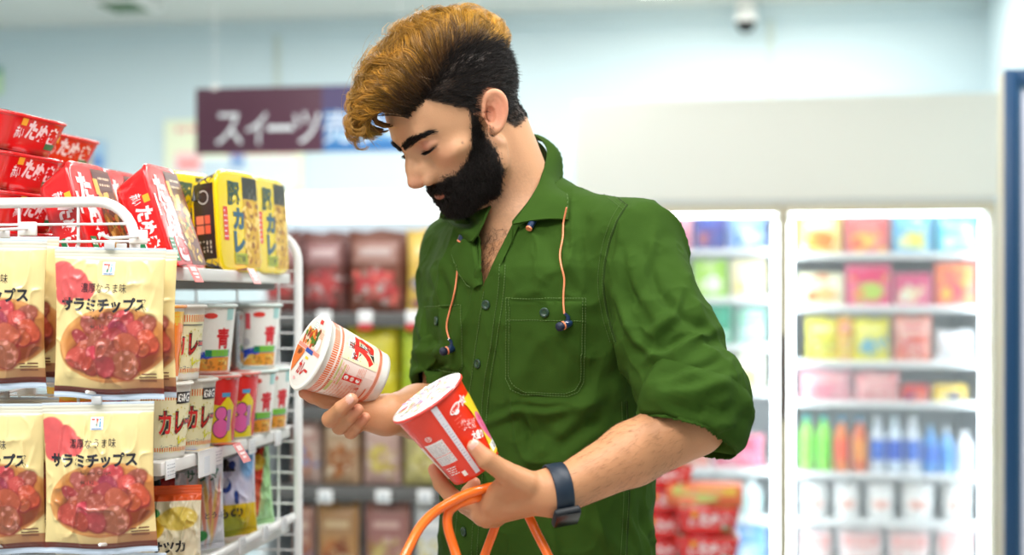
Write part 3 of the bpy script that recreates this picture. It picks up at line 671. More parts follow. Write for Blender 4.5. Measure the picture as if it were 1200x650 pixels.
for (px, py) in ((129, 285), (114, 467), (-6, 275), (-8, 470), (129, 643), (8, 645)):
    p = P(px, py, 1.60); m = MB(); m.tube([(p.x, Y0-.006, p.z+.012), (p.x, 1.60, p.z+.006), (p.x, 1.572, p.z+.010)], .0020, M_tube, 8); m.box((p.x-.012, Y0-.012, p.z+.002), (p.x+.012, Y0-.006, p.z+.020), M_white, .002)
    subr(m).build('peg_hook', rk)

# --- standing snack packs on the third shelf
def fruit_paint(x, y):
    c = np.tile(srgb((236, 226, 196)), (len(x), 1)); a = (y < .16)[:, None]; c = np.where(a, srgb((238, 96, 40)), c)
    c, _ = disc(c, x, y, .35, .40, .16, .14, srgb((240, 196, 50)), .05); c, _ = disc(c, x, y, .70, .34, .26, .12, srgb((232, 206, 96)), .08); c, _ = disc(c, x, y, .35, .28, .10, .05, srgb((40, 140, 70)), .1)
    c, _ = disc(c, x, y, .45, .90, .35, .10, srgb((226, 160, 60)), .08); k = ((x < .18))[:, None]; c = np.where(k & (y < .5)[:, None], srgb((110, 40, 50)), c); c = np.where(k & (y >= .5)[:, None], srgb((214, 160, 90)), c)
    return c
def white_paint(x, y):
    c = np.tile(srgb((226, 228, 238)), (len(x), 1)); c = np.where((x < .20)[:, None], srgb((170, 24, 20)), c); c = np.where((y < .08)[:, None], srgb((196, 26, 26)), c)
    for i in range(9): c, _ = disc(c, x, y, .40+.06*i, .62+.05*math.sin(i*2), .035, .26, srgb((238, 206, 120)) if i % 2 else srgb((232, 150, 130)), .3, .25*math.sin(i))
    c, _ = disc(c, x, y, .62, .86, .10, .05, srgb((50, 150, 70)), .1); return c
def face_paint(x, y):
    c = np.tile(srgb((222, 220, 236)), (len(x), 1)); c, _ = disc(c, x, y, .55, .30, .5, .4, srgb((214, 214, 240)), .2)
    t = ((y > .10) & (y < .36) & (x > .34+(.36-y)*.25) & (x < .34+(y-.06)*1.1))[:, None]; c = np.where(t, srgb((60, 54, 50)), c)
    c, _ = disc(c, x, y, .50, .50, .10, .07, srgb((30, 60, 150)), .05); c, _ = disc(c, x, y, .47, .47, .08, .05, srgb((222, 220, 236)), .05); c, _ = disc(c, x, y, .62, .30, .05, .04, srgb((30, 60, 150)), .05); c, _ = disc(c, x, y, .66, .62, .04, .07, srgb((40, 70, 150)), .05)
    c, _ = disc(c, x, y, .85, .25, .12, .2, srgb((120, 170, 220)), .2); c = np.where((y > .68)[:, None], srgb((236, 204, 40)), c); c, _ = disc(c, x, y, .5, .9, .3, .12, srgb((196, 200, 60)), .2); return c
def red_paint(x, y):
    c = np.tile(srgb((214, 60, 36)), (len(x), 1)); n = vnoise(np.c_[x, y], 5, 4, 3)[:, None]; c = c*(1+.2*n); c = np.where((x+y*.3 > .95)[:, None], srgb((180, 230, 170)), c)
    c, _ = disc(c, x, y, .4, .75, .3, .2, srgb((240, 130, 90)), .3); c, _ = disc(c, x, y, .7, .4, .15, .08, srgb((240, 200, 60)), .1); return c
def art_fruit(ar, w, h): ar.text('サツカ', .006, -.62*h, .015, I_tx, w=.045, bold=.04)
def art_white(ar, w, h): ar.text('サラダ', .012, -.30*h, .018, ink(60, 120, 100), w=.05, bold=.03); ar.text('とうふ', .03, -.68*h, .008, ink(40, 60, 110), w=.03)
def art_face(ar, w, h): ar.text('もの', .006, -.76*h, .016, I_tx, w=.04, bold=.04)
def stand_bag(name, w, h, th, paint, art, px, D, z, yaw, lean, seed, label, cat='snack bag', dx=0):
    m = pillow(name, w, h, th, paint, art, nu=90, nv=110, seed=seed, wr=.0034, belly=1.2, creases=12); root = empty('snack_bag', label=label, cat=cat, group='snack bags standing on the third shelf')
    m.build('film_bag', root); x = P(px, 600, D).x+dx
    root.matrix_world = Matrix.Translation((x, D, z+.003))@Matrix.Rotation(math.radians(yaw), 4, 'Z')@Matrix.Rotation(math.radians(-lean), 4, 'X')@Matrix.Translation((0, 0, h)); return root
z3 = SH[2]+.002
stand_bag('a', .098, .128, .020, fruit_paint, art_fruit, 192, 1.765, z3-.020, 22, 8, 21, 'small orange-topped snack bag with fruit picture, nearest on the third shelf')
stand_bag('b', .090, .150, .022, white_paint, art_white, 226, 1.90, z3, 30, 6, 22, 'white snack bag with red side leaning in the middle of the third shelf')
stand_bag('c', .100, .150, .026, face_paint, art_face, 262, 2.01, z3+.002, 30, 6, 23, 'white and blue snack bag with a dark triangle above a yellow band')
stand_bag('d', .095, .160, .020, red_paint, None, 288, 2.12, z3, 38, 12, 24, 'red-orange snack bag with pale green edge, farthest on the third shelf')
stand_bag('e', .09, .15, .02, red_paint, None, 262, 2.12, z3, 35, 4, 25, 'red snack bag standing deeper behind the white ones on the third shelf', dx=-.03)
0 and stand_bag('f', .09, .11, .02, fruit_paint, art_fruit, 214, 1.735, z3-.026, 28, 10, 26, 'small yellow snack bag lowest in front of the orange-topped one', dx=.01)
stand_bag('g', .10, .17, .02, lambda x, y: np.tile(srgb((40, 40, 40)), (len(x), 1)), None, 205, 1.90, z3, 20, 6, 27, 'black snack bag in the dark behind the orange-topped one', dx=-.06)
# ------------------------------------------------------------------ things further back in the shop
M_sh = mat('freezer_white', (240, 244, 246), .5); M_led = mat('freezer_led', (255, 255, 255), .5, emit=(235, 248, 255), es=14)
M_glass = mat('door_glass', (235, 245, 250), .03, alpha=.08, spec=.5)
def item_mesh(kind, w, h, d, cols, name, seed=0):
    """small packs for the far shelves, base middle at the origin, front to -y"""
    m = MB(); R = np.random.default_rng(seed); root = empty(name); c0 = mat('pack_%d_%d_%d' % tuple(cols[0]), cols[0], .4, coat=.2); cc = [ink(*c) for c in cols]
    if kind == 'box':
        m.box((-w/2, -d/2, 0), (w/2, d/2, h), c0, .003)
        ar = Art(); ar.rect(-w*.42, h*.55, w*.42, h*.92, cc[1 % len(cc)]); [ar.ell(R.uniform(-.4, .4)*w, R.uniform(.08, .9)*h, w*R.uniform(.04, .14), h*R.uniform(.04, .14), cc[q % len(cc)], 8, R.uniform(0, 3)) for q in range(14)]; ar.ell(w*R.uniform(-.15, .2), h*.36, w*.28, h*.22, cc[2 % len(cc)], 16); ar.ell(-w*.22, h*.3, w*.14, h*.16, cc[3 % len(cc)], 12); ar.rect(-w*.3, h*.66, w*.25, h*.80, cc[-1])
        ar.put(m, lambda u, v, e: np.c_[u, -d/2-e+u*0, v], L=1); m.build('carton', root)
        m = MB(); m.box((-w*.47, -d*.42, h+.0002), (w*.47, d*.42, h+.002), c0, .0005); m.build('lid_flap', root)
    elif kind == 'pouch':
        a = np.linspace(-1, 1, 14); b = np.linspace(0, 1, 14)
        F = np.array([[(w/2*u*(1-.06*math.sin(v*math.pi)), -d/2*(max(0, 1-abs(u)**3))**.6*(math.sin(v*math.pi)**.5 if 0 < v < 1 else 0), h*v+.004*math.sin(u*5+seed)*v) for v in b] for u in a])
        Bk = F*[1, -1, 1]; m.grid(F, c0, True, flip=True); m.grid(Bk, c0, True)
        fn = lambda u, v, e: np.c_[u, -d/2*np.clip(1-np.abs(2*u/w)**3, 0, 1)**.6*np.sqrt(np.clip(np.sin(np.clip(v/h, 0, 1)*math.pi), 0, 1))-e, v]
        ar = Art(); ar.rect(-w*.40, h*.60, w*.40, h*.86, cc[1 % len(cc)]); ar.ell(0, h*.34, w*.34, h*.20, cc[2 % len(cc)], 18)
        for k in range(34): ar.ell(R.uniform(-.36, .36)*w, h*R.uniform(.10, .56), w*R.uniform(.04, .12), h*R.uniform(.02, .05), cc[k % len(cc)], 7, R.uniform(0, 3))
        ar.rect(-w*.28, h*.70, w*.28, h*.78, cc[-1]); ar.put(m, fn, L=.02, base=.0015); m.build('film_bag', root)
    elif kind == 'bottle':
        r = w/2; m.lathe([(0, 0), (r*.9, 0), (r, .004), (r, h*.35), (r*.94, h*.5), (r, h*.62), (r*.8, h*.74), (r*.38, h*.86), (r*.36, h*.90), (0, h*.90)], c0, 20); m.build('bottle_body', root)
        m = MB(); m.lathe([(r*1.01, h*.22), (r*1.02, h*.24), (r*1.02, h*.58), (r*1.01, h*.60)], cc[1 % len(cc)], 20); m.build('label', root)
        m = MB(); m.lathe([(0, h*.902), (r*.44, h*.902), (r*.44, h), (0, h)], cc[-1], 16); m.build('cap', root)
    elif kind == 'tub':
        r = w/2; m.lathe([(0, 0), (r*.8, 0), (r*.86, .004), (r*.97, h*.85), (0, h*.85)], c0, 28)
        ar = Art(); [ar.rect(-w*.30, h*.30, w*.30, h*.55, cc[1 % len(cc)])]; ar.put(m, lambda u, v, e: np.c_[(r*(.86+.11*v/h)+e)*np.sin(u/r), -(r*(.86+.11*v/h)+e)*np.cos(u/r), v], L=.01, base=.001); m.build('tub_body', root)
        m = MB(); m.lathe([(0, h*.852), (r*1.03, h*.852), (r*1.03, h*.95), (r*.9, h), (0, h)], cc[-1], 28); m.build('lid', root)
    return root
ORD = ['topmost', 'second', 'third', 'fourth', 'fifth', 'sixth', 'seventh', 'eighth']
NTH = ['first', 'second', 'third', 'fourth', 'fifth', 'sixth', 'seventh', 'eighth', 'ninth', 'tenth', 'eleventh']
CN = {'w': (246, 248, 248)}
def fill(rows, shelves, D, where, group):
    for r, row in enumerate(rows):
        for i, (kind, x0, x1, top, cols, desc) in enumerate(row):
            zb = shelves[r]; a = P(x0, 300, D); b = P(x1, 300, D); zt = P((x0+x1)/2, top, D).z; h = max(.04, zt-zb); w_ = (b.x-a.x)*.97
            d = {'box': .07, 'pouch': .05, 'bottle': w_, 'tub': w_}[kind]
            nm = {'box': 'ice_cream_carton', 'pouch': 'frozen_food_bag', 'bottle': 'bottle', 'tub': 'ice_cream_tub'}[kind]; cat = {'box': 'carton', 'pouch': 'bag', 'bottle': 'bottle', 'tub': 'tub'}[kind]
            o = item_mesh(kind, w_, h, d, cols, nm, r*7+i); o.location = ((a.x+b.x)/2, D+d/2, zb+.001)
            tag(o, '%s, %s from left on the %s %s shelf' % (desc, NTH[i], ORD[r], where), cat, group)
W_ = (248, 250, 250)
DF = 5.32
def zP(py, D, px=1050): return P(px, py, D).z
RS = [zP(y, 5.30) for y in (297, 359, 424, 471, 555, 611)]; RS += [RS[-1]-.20]
ROWS_R = [
 [('box', 936, 986, 252, [(250, 216, 120), (250, 226, 150), (214, 130, 40), (240, 170, 60), (255, 250, 230)], 'yellow carton with orange picture'), ('box', 989, 1043, 256, [(226, 120, 116), (214, 96, 96), (240, 196, 90), (226, 90, 60), (236, 150, 140)], 'salmon red carton'),
  ('box', 1046, 1094, 253, [(120, 190, 226), (110, 176, 220), (226, 222, 110), (240, 240, 180), (150, 206, 236)], 'light blue carton with yellow oval'), ('box', 1098, 1146, 254, [(110, 206, 230), (90, 190, 224), (160, 230, 180), (226, 246, 226), (190, 236, 246)], 'cyan carton')],
 [('box', 936, 989, 321, [(246, 244, 206), (250, 246, 220), (240, 190, 120), (226, 120, 60), (250, 240, 200)], 'cream carton'), ('box', 991, 1045, 311, [(240, 110, 150), (232, 40, 110), (190, 220, 90), (240, 160, 90), (240, 30, 110)], 'magenta and green carton'),
  ('box', 1048, 1092, 321, [(232, 110, 150), (214, 60, 120), (246, 226, 190), (240, 246, 226), (226, 90, 140)], 'pink carton with white picture'), ('box', 1096, 1143, 309, [(246, 130, 110), (250, 150, 70), (190, 70, 90), (250, 190, 80), (240, 90, 90)], 'orange-red carton')],
 [('pouch', 944, 984, 372, [(236, 226, 60), (246, 240, 80), (190, 200, 40), (246, 190, 60), (250, 250, 200)], 'yellow bag'), ('pouch', 982, 1000, 370, [(240, 190, 80), (230, 120, 70), (246, 226, 120), (226, 226, 60), (250, 220, 190)], 'narrow orange bag'), ('pouch', 998, 1044, 373, [(236, 230, 50), (240, 236, 90), (90, 180, 220), (230, 226, 60), (246, 250, 160)], 'yellow bag with blue wave'),
  ('pouch', 1047, 1093, 370, [(240, 150, 130), (246, 200, 190), (226, 90, 80), (246, 226, 220), (226, 80, 90)], 'red and white bag'), ('pouch', 1097, 1143, 388, [(244, 246, 250), (236, 240, 250), (226, 226, 236), (206, 206, 216), (250, 220, 226)], 'white bag')],
 [('pouch', 936, 1000, 433, [(244, 176, 190), (246, 200, 206), (236, 140, 160), (246, 220, 220), (240, 150, 150)], 'pink bag'), ('pouch', 1001, 1056, 436, [(246, 180, 184), (240, 150, 156), (250, 200, 200), (236, 130, 140), (246, 226, 220)], 'rose pink bag'), ('box', 1058, 1088, 452, [(226, 60, 60), (236, 90, 80), (240, 140, 120), (20, 60, 140), (226, 50, 50)], 'low red carton'), ('box', 1094, 1133, 452, [(246, 216, 90), (236, 190, 60), (30, 80, 150), (246, 240, 180), (250, 226, 120)], 'low yellow carton')],
 [('bottle', 937, 955, 487, [(150, 220, 90), (130, 220, 70), (60, 190, 190)], 'green bottle with teal cap'), ('bottle', 957, 976, 487, [(140, 226, 80), (120, 220, 60), (60, 190, 190)], 'lime green bottle with teal cap'), ('bottle', 978, 996, 489, [(236, 130, 60), (246, 90, 50), (40, 160, 200)], 'orange bottle'), ('bottle', 999, 1018, 489, [(226, 110, 60), (240, 150, 60), (30, 150, 190)], 'red-orange bottle'),
  ('bottle', 1020, 1039, 490, [(220, 232, 246), (50, 110, 220), (226, 240, 250)], 'clear bottle with blue label'), ('bottle', 1040, 1059, 490, [(214, 230, 246), (30, 90, 210), (220, 240, 250)], 'clear bottle with deep blue label'), ('bottle', 1061, 1080, 490, [(226, 236, 248), (70, 120, 220), (240, 246, 250)], 'pale bottle with blue label'),
  ('bottle', 1082, 1100, 500, [(90, 160, 230), (60, 120, 220), (150, 200, 240)], 'blue bottle'), ('bottle', 1101, 1119, 503, [(120, 180, 236), (80, 150, 230), (230, 240, 250)], 'sky blue bottle'), ('bottle', 1121, 1143, 506, [(240, 244, 250), (220, 230, 246), (250, 250, 250)], 'white bottle')],
 [('tub', x0, x1, 567, [W_, (244, 190, 180), (250, 250, 250)], d) for x0, x1, d in ((936, 973, 'white tub'), (977, 1010, 'white tub with pale red label'), (1015, 1051, 'white tub with red label'), (1056, 1098, 'large white tub with red label'), (1105, 1143, 'white tub with faint label'))],
 [('pouch', x0, x1, 620, [(246, 232, 232), (240, 170, 170), (250, 240, 240), (240, 200, 196), (250, 220, 216)], d) for x0, x1, d in ((937, 977, 'white and red bag'), (982, 1036, 'wide white bag'), (1040, 1092, 'white bag with red band'), (1096, 1143, 'white bag with pale red print'))]]
LS = [zP(y, 5.30, 850) for y in (293, 349, 404, 458, 549, 606)]; LS += [LS[-1]-.2]
ROWS_L = [
 [('box', 776, 811, 250, [(236, 150, 170), (240, 170, 180), (206, 110, 150), (236, 190, 200), (240, 140, 160)], 'pink carton'), ('box', 813, 851, 249, [(50, 70, 160), (70, 60, 150), (90, 60, 140), (180, 90, 90), (50, 90, 180)], 'dark blue carton'), ('box', 853, 897, 250, [(140, 170, 226), (120, 160, 224), (220, 232, 250), (90, 140, 210), (190, 210, 240)], 'pale blue carton')],
 [('box', 812, 852, 305, [(170, 226, 50), (160, 220, 60), (246, 250, 240), (220, 240, 180), (190, 236, 100)], 'lime green carton'), ('box', 856, 897, 305, [(246, 236, 190), (250, 240, 200), (240, 246, 240), (246, 216, 120), (250, 246, 226)], 'cream carton')],
 [('box', 815, 858, 357, [(30, 160, 120), (60, 180, 150), (20, 130, 110), (200, 240, 226), (40, 170, 130)], 'teal green carton'), ('pouch', 861, 898, 360, [(190, 232, 220), (90, 196, 160), (226, 246, 246), (150, 214, 220), (240, 250, 250)], 'mint green bag')],
 [('pouch', 820, 856, 415, [(240, 246, 226), (250, 250, 236), (226, 240, 190), (246, 246, 200), (250, 250, 240)], 'cream white bag'), ('pouch', 860, 897, 412, [(246, 246, 220), (250, 250, 240), (236, 226, 120), (190, 220, 150), (250, 250, 226)], 'white bag with yellow print')],
 [('pouch', 790, 832, 514, [(240, 150, 140), (236, 110, 120), (246, 190, 160), (250, 200, 190), (240, 100, 120)], 'red bag'), ('pouch', 835, 896, 511, [(240, 120, 150), (232, 70, 110), (246, 160, 190), (246, 200, 210), (236, 80, 120)], 'pink-red bag')],
 [('bottle', x0, x1, 562, [(226, 240, 240), (190, 226, 222), (246, 250, 250)], d) for x0, x1, d in ((766, 788, 'white bottle'), (791, 811, 'pale bottle'), (814, 836, 'white milky bottle'), (840, 862, 'pale green bottle'), (866, 893, 'white bottle with grey label'))],
 [('box', 862, 898, 614, [(110, 160, 214), (90, 150, 210), (170, 200, 232), (226, 236, 246), (120, 170, 220)], 'flat blue carton')]]
fill(ROWS_R, RS, DF, 'right freezer', 'goods behind the right freezer door'); fill(ROWS_L, LS, DF, 'left freezer', 'goods behind the left freezer door')
# the freezer cabinet itself
FX0, FX1 = P(675, 300, 5.2).x, P(1169, 300, 5.2).x; XM = P(918, 300, 5.2).x; FZ = P(1000, 239, 5.2).z
fz = empty('freezer_cabinet', (XM, 5.6, 0), label='tall white glass-door freezer cabinet filled with bright frozen goods', cat='freezer')
def subf(mb): mb.v = [v-np.array([XM, 5.6, 0]) for v in mb.v]; return mb
m = MB(); m.box((FX0, 5.30, 0), (FX0+.03, 6.0, FZ), M_sh); m.box((FX1-.03, 5.24, 0), (FX1, 6.0, FZ), M_sh); m.box((XM-.012, 5.24, 0), (XM+.012, 5.95, FZ-.03), M_sh)
m.box((FX0, 5.95, 0), (FX1, 6.0, FZ), M_sh); m.box((FX0, 5.24, FZ-.028), (FX1, 6.0, FZ), M_sh); m.box((FX0, 5.24, 0), (FX1, 6.0, .14), M_sh); subf(m).build('cabinet_shell', fz)
for sx0, sx1, S in ((FX0+.03, XM-.012, LS), (XM+.012, FX1-.03, RS)):
    for k, z in enumerate(S):
        m = MB(); m.box((sx0, 5.30, z-.008), (sx1, 5.80, z-.0005), M_sh); m.box((sx0, 5.288, z-.018), (sx1, 5.2995, z+.004), M_sh, .002); subf(m).build('shelf', fz)
for x in (FX0+.040, XM-.026, XM+.026, FX1-.040):
    m = MB(); m.box((x-.008, 5.245, .2), (x+.008, 5.262, FZ-.06), M_led, .003); subf(m).build('led_strip', fz)
for sx0, sx1 in ((FX0+.03, XM-.012), (XM+.012, FX1-.03)):
    m = MB(); m.box((sx0+.01, 5.275, FZ-.034), (sx1-.01, 5.282, FZ-.030), M_led); subf(m).build('led_strip', fz)
    d_ = MB(); x0, x1 = (FX0+.002, XM-.004) if sx0 < XM-.2 else (XM+.004, FX1-.002); f = .018
    if x0 > XM: pass
    d_.box((x0, 5.20, .10), (x0+f, 5.238, FZ), M_beige, .002); d_.box((x1-f, 5.20, .10), (x1, 5.238, FZ), M_beige, .002); d_.box((x0+f, 5.20, FZ-.030), (x1-f, 5.238, FZ), M_beige, .002); d_.box((x0+f, 5.20, .10), (x1-f, 5.238, .16), M_beige, .002)
    d = subf(d_).build('door_frame', fz)
    g = MB(); g.box((x0+f, 5.215, .16), (x1-f, 5.221, FZ-.03), M_glass); subf(g).build('glass_pane', fz)
    h_ = MB(); hx = x1-.008 if x0 < XM-.2 else x0+.008; h_.box((hx-.008, 5.185, .95), (hx+.008, 5.199, 1.25), mat('dark_door_handle', (90, 70, 62), .4), .003); subf(h_).build('handle', fz)
for x0, x1, y0, y1, px in ((FX0, FX1, 5.3, 5.8, 0),):
    pass
# fascia above the doors
ft = MB(); a = P(673, 118, 5.19); top = P(1000, 112, 5.19).z; ft.box((P(673, 200, 5.19).x, 5.19, FZ+.02), (P(1171, 200, 5.19).x, 5.9, top), M_offw, .003)
tag(ft.build('freezer_fascia'), 'plain off-white panel box above the glass freezer doors', 'panel')
ft = MB(); ft.box((P(673, 200, 5.19).x+.01, 5.2, FZ+.001), (P(1171, 200, 5.19).x-.01, 5.88, FZ+.0195), mat('grey_gap_strip', (205, 208, 206), .5)); tag(ft.build('ledge_strip'), 'thin grey strip between the freezer doors and the panel above', 'ledge')
# navy framed glass door at the right picture edge
gx, gy = .692, 3.90; gz = 1.985
gd = empty('glass_door', (gx+.3, gy+.045, 0), label='navy blue framed glass door with beige edge at the right picture edge', cat='glass door')
def subg(mb): mb.v = [v-np.array([gx+.3, gy+.045, 0]) for v in mb.v]; return mb
M_navy = mat('navy_frame', (18, 62, 100), .35)
m = MB(); m.box((gx, gy+.022, 0), (gx+.60, gy+.088, gz-.004), M_beige, .002); subg(m).build('edge_board', gd)
m = MB(); z = gz
for lo, hi in (((gx, gy, 0), (gx+.036, gy+.021, z)), ((gx+.564, gy, 0), (gx+.6, gy+.021, z)), ((gx+.037, gy, z-.040), (gx+.563, gy+.021, z)), ((gx+.037, gy, 0), (gx+.563, gy+.021, .08))): m.box(lo, hi, M_navy, .003)
for lo, hi in (((gx+.037, gy+.006, .08), (gx+.045, gy+.018, z-.04)), ((gx+.045, gy+.006, z-.050), (gx+.555, gy+.018, z-.041))): m.box(lo, hi, mat('navy_frame_inner', (60, 100, 130), .35), .001)
subg(m).build('frame', gd)
m = MB(); m.box((gx+.046, gy+.014, .081), (gx+.562, gy+.018, z-.051), mat('frosted_pane', (226, 226, 240), .25)); subg(m).build('pane', gd)
# ---- chilled sweets case with hanging pouches (behind the rack)
GD = 3.72
cx0, cx1 = P(300, 300, GD).x, P(640, 300, GD).x; ctop = P(430, 224, GD).z; cbt = P(430, 252, GD).z
cs_ = empty('display_case', ((cx0+cx1)/2, GD+.3, 0), label='white open display case with bright lit top behind the wire rack', cat='display case')
def subc(mb): mb.v = [v-np.array([(cx0+cx1)/2, GD+.3, 0]) for v in mb.v]; return mb
M_grey = mat('grey_shelf_edge', (92, 92, 92), .5); M_case = mat('case_back_white', (222, 234, 240), .5)
m = MB(); m.box((cx0, GD+.02, cbt+.002), (cx1, GD+.58, ctop), mat('lit_canopy', (255, 255, 255), .5, emit=(250, 253, 255), es=1.6), .006); subc(m).build('lit_canopy', cs_)
m = MB(); m.box((cx0, GD+.30, 0), (cx1, GD+.34, cbt), M_case); m.box((cx0, GD+.345, 0), (cx1, GD+.58, 1.0), M_case); m.box((cx0, GD+.02, 0), (cx0+.02, GD+.30, cbt), M_case); m.box((cx1-.02, GD+.02, 0), (cx1, GD+.30, cbt), M_case); subc(m).build('case_body', cs_)
GS_ = [P(430, y, GD).z for y in (368, 478, 572)]; GS_ += [GS_[-1]-.27, GS_[-1]-.52]
for z in GS_:
    m = MB(); m.box((cx0+.021, GD+.02, z-.010), (cx1-.021, GD+.299, z), M_grey); m.box((cx0+.021, GD-.004, z-.034), (cx1-.021, GD+.019, z+.003), M_grey, .002); sh_ = subc(m).build('shelf', cs_)
for px, py in ((428, 371), (484, 371), (380, 371), (381, 581), (449, 581), (498, 581)):
    a = P(px, py, GD-.006); m = MB(); m.box((a.x-.020, GD-.0075, a.z-.018), (a.x+.020, GD-.0045, a.z+.016), K_tagw, .001)
    if py < 400: m.box((a.x-.019, GD-.0085, a.z-.036), (a.x+.019, GD-.0050, a.z-.0185), ink(206, 40, 50))
    else: m.box((a.x-.012, GD-.0080, a.z-.010), (a.x+.012, GD-.0076, a.z+.002), ink(170, 180, 190))
    subc(m).build('price_tag', cs_)
BR = [(112, 66, 60), (150, 110, 110), (186, 70, 70), (140, 50, 56), (196, 170, 170)]
POU = [
 [(352, 403, 272, BR, 'brown meat snack pouch'), (406, 472, 270, [(120, 70, 54), (160, 120, 110), (196, 66, 70), (226, 110, 100), (190, 170, 166)], 'wide brown meat snack pouch with red pieces'), (474, 532, 268, [(226, 190, 90), (236, 200, 110), (40, 90, 150), (150, 80, 120), (246, 226, 170)], 'yellow pouch with a blue ball shape'), (300, 349, 270, BR, 'reddish brown pouch seen through the wire panel')],
 [(402, 464, 382, [(232, 216, 40), (240, 226, 60), (226, 206, 50), (246, 236, 120), (236, 226, 90)], 'bright yellow pouch'), (467, 525, 382, [(190, 216, 50), (206, 226, 70), (170, 200, 60), (226, 236, 120), (200, 220, 80)], 'lime yellow pouch'), (350, 398, 384, [(130, 80, 60), (150, 100, 90), (190, 90, 80), (200, 150, 120), (180, 160, 150)], 'brown pouch behind the white cup')],
 [(338, 374, 484, [(196, 170, 160), (190, 150, 140), (180, 130, 110), (120, 150, 200), (226, 206, 196)], 'pale pouch with blue corner'), (376, 420, 482, [(200, 164, 130), (190, 160, 130), (160, 96, 50), (196, 120, 60), (226, 206, 180)], 'tan pouch with brown nuts'), (423, 468, 480, [(206, 170, 160), (214, 180, 170), (220, 200, 110), (190, 160, 70), (236, 216, 206)], 'pinkish pouch with yellow pieces'), (470, 524, 482, [(190, 180, 120), (200, 180, 130), (216, 206, 130), (180, 160, 70), (226, 216, 170)], 'olive pouch with yellow pieces')],
 [(340, 366, 592, [(180, 130, 110), (160, 120, 110), (150, 90, 60), (110, 130, 180), (206, 180, 160)], 'narrow brown pouch'), (368, 420, 590, [(186, 140, 90), (170, 130, 90), (130, 70, 40), (180, 110, 60), (206, 180, 140)], 'brown pouch with dark nuts'), (424, 480, 590, [(170, 120, 110), (160, 110, 106), (196, 176, 110), (160, 120, 60), (206, 170, 160)], 'maroon pouch'), (483, 532, 590, [(226, 226, 226), (206, 210, 214), (216, 206, 150), (200, 190, 110), (240, 240, 240)], 'white pouch')]]
for r, row in enumerate(POU):
    for i, (x0, x1, top, cols, desc) in enumerate(row):
        a, b = P(x0, 300, GD+.03), P(x1, 300, GD+.03); zb = GS_[r]+.004; h = P((x0+x1)/2, top, GD+.03).z-zb
        o = item_mesh('pouch', (b.x-a.x)*.98, h, .045, cols, 'snack_pouch', r*5+i+50); o.location = ((a.x+b.x)/2, GD+.055, zb)
        tag(o, '%s on the %s shelf of the lit case' % (desc, ORD[r]), 'pouch', 'snack pouches in the display case')
        if r < 3:   # a second pouch right behind, as stocked
            c = clone(o, loc=((a.x+b.x)/2+.006, GD+.12, zb), label='%s, rear twin, %s shelf of the lit case' % (desc, ORD[r]))
m = MB(); a, b = P(446, 243, GD), P(478, 252, GD); m.box((a.x, GD+.10, cbt-.05), (b.x, GD+.12, cbt-.002), M_case, .003); m.build('x').hide_render = False
bpy.data.objects.remove(bpy.data.objects['x'])
# ---- low island with stacked red tubs behind the man on the right
ix0, ix1, iy = P(752, 640, 3.75).x, P(880, 640, 3.75).x, 3.75; iz = .60
ist = empty('display_table', ((ix0+ix1)/2, iy+.25, 0), label='low dark table carrying stacked red noodle tubs, right of the man', cat='table')
def subi(mb): mb.v = [v-np.array([(ix0+ix1)/2, iy+.25, 0]) for v in mb.v]; return mb
m = MB(); m.box((ix0, iy, iz-.03), (ix1+.05, iy+.5, iz), mat('dark_table_top', (50, 46, 46), .5), .003); subi(m).build('table_top', ist)
for x in (ix0+.03, ix1+.02):
    for y in (iy+.03, iy+.47): m = MB(); m.box((x-.02, y-.02, 0), (x+.02, y+.02, iz-.0305), mat('dark_table_top', (50, 46, 46), .5), .002); subi(m).build('leg', ist)
k_ = 0
for (px, Dd, n, sc) in ((776, 3.90, 5, 1.25), (826, 3.86, 3, 1.45), (766, 4.08, 4, 1.2)):
    x = P(px, 620, Dd).x
    for k in range(n):
        k_ += 1; lie(x+.003*(k % 2), Dd, iz+.001+k*.0535*sc, 2+3*k, 0, 'red noodle tub %s up in the %s stack on the low table' % (NTH[k], ('left', 'wide right', 'rear')[0 if px == 776 else 1 if px == 826 else 2]), group='red tubs stacked on the low table', sc=sc)
for k, (px, Dd, zz, cols) in enumerate(((826, 3.86, iz+.001+3*.0535*1.45, [(214, 110, 70), (226, 190, 80), (180, 200, 120), (240, 140, 110), (236, 170, 140)]), (776, 3.90, iz+.003+5*.0535*1.25, [(220, 150, 110), (190, 200, 110), (230, 120, 90), (240, 180, 140), (226, 160, 130)]))):
    o = item_mesh('box', .20 if k == 0 else .13, .05, .13, cols, 'snack_carton', k+90); o.location = (P(px, 620, Dd).x, Dd, zz); tag(o, 'flat orange and green carton on top of the %s red stack' % ('wide right' if k == 0 else 'left'), 'carton')
# ------------------------------------------------------------------ the shopper: one skin surface grown from joints, muscles and features
BASE = np.array([.045, 1.95, 0.])
def nrm(v): v = np.asarray(v, float); return v/np.linalg.norm(v)
def ell(Pn, c, r, R=None):
    q = Pn-np.asarray(c)
    if R is not None: q = q@np.asarray(R).T
    r = np.asarray(r, float); k0 = np.sqrt(((q/r)**2).sum(1)); k1 = np.sqrt(((q/(r*r))**2).sum(1))
    return k0*(k0-1)/np.maximum(k1, 1e-9)
def cap(Pn, a, b, ra, rb=None):
    a = np.asarray(a, float); b = np.asarray(b, float); rb = ra if rb is None else rb
    ab = b-a; t = np.clip(((Pn-a)@ab)/max(ab@ab, 1e-12), 0, 1)
    return np.sqrt((((Pn-a)-t[:, None]*ab)**2).sum(1))-(ra+(rb-ra)*t)
def chain(Pn, pts, rs, k=.004):
    d = None
    for i in range(len(pts)-1):
        e = cap(Pn, pts[i], pts[i+1], rs[i], rs[i+1]); d = e if d is None else smin(d, e, k)
    return d
def smin(a, b, k):
    h = np.clip(.5+.5*(b-a)/k, 0, 1); return b*(1-h)+a*h-k*h*(1-h)
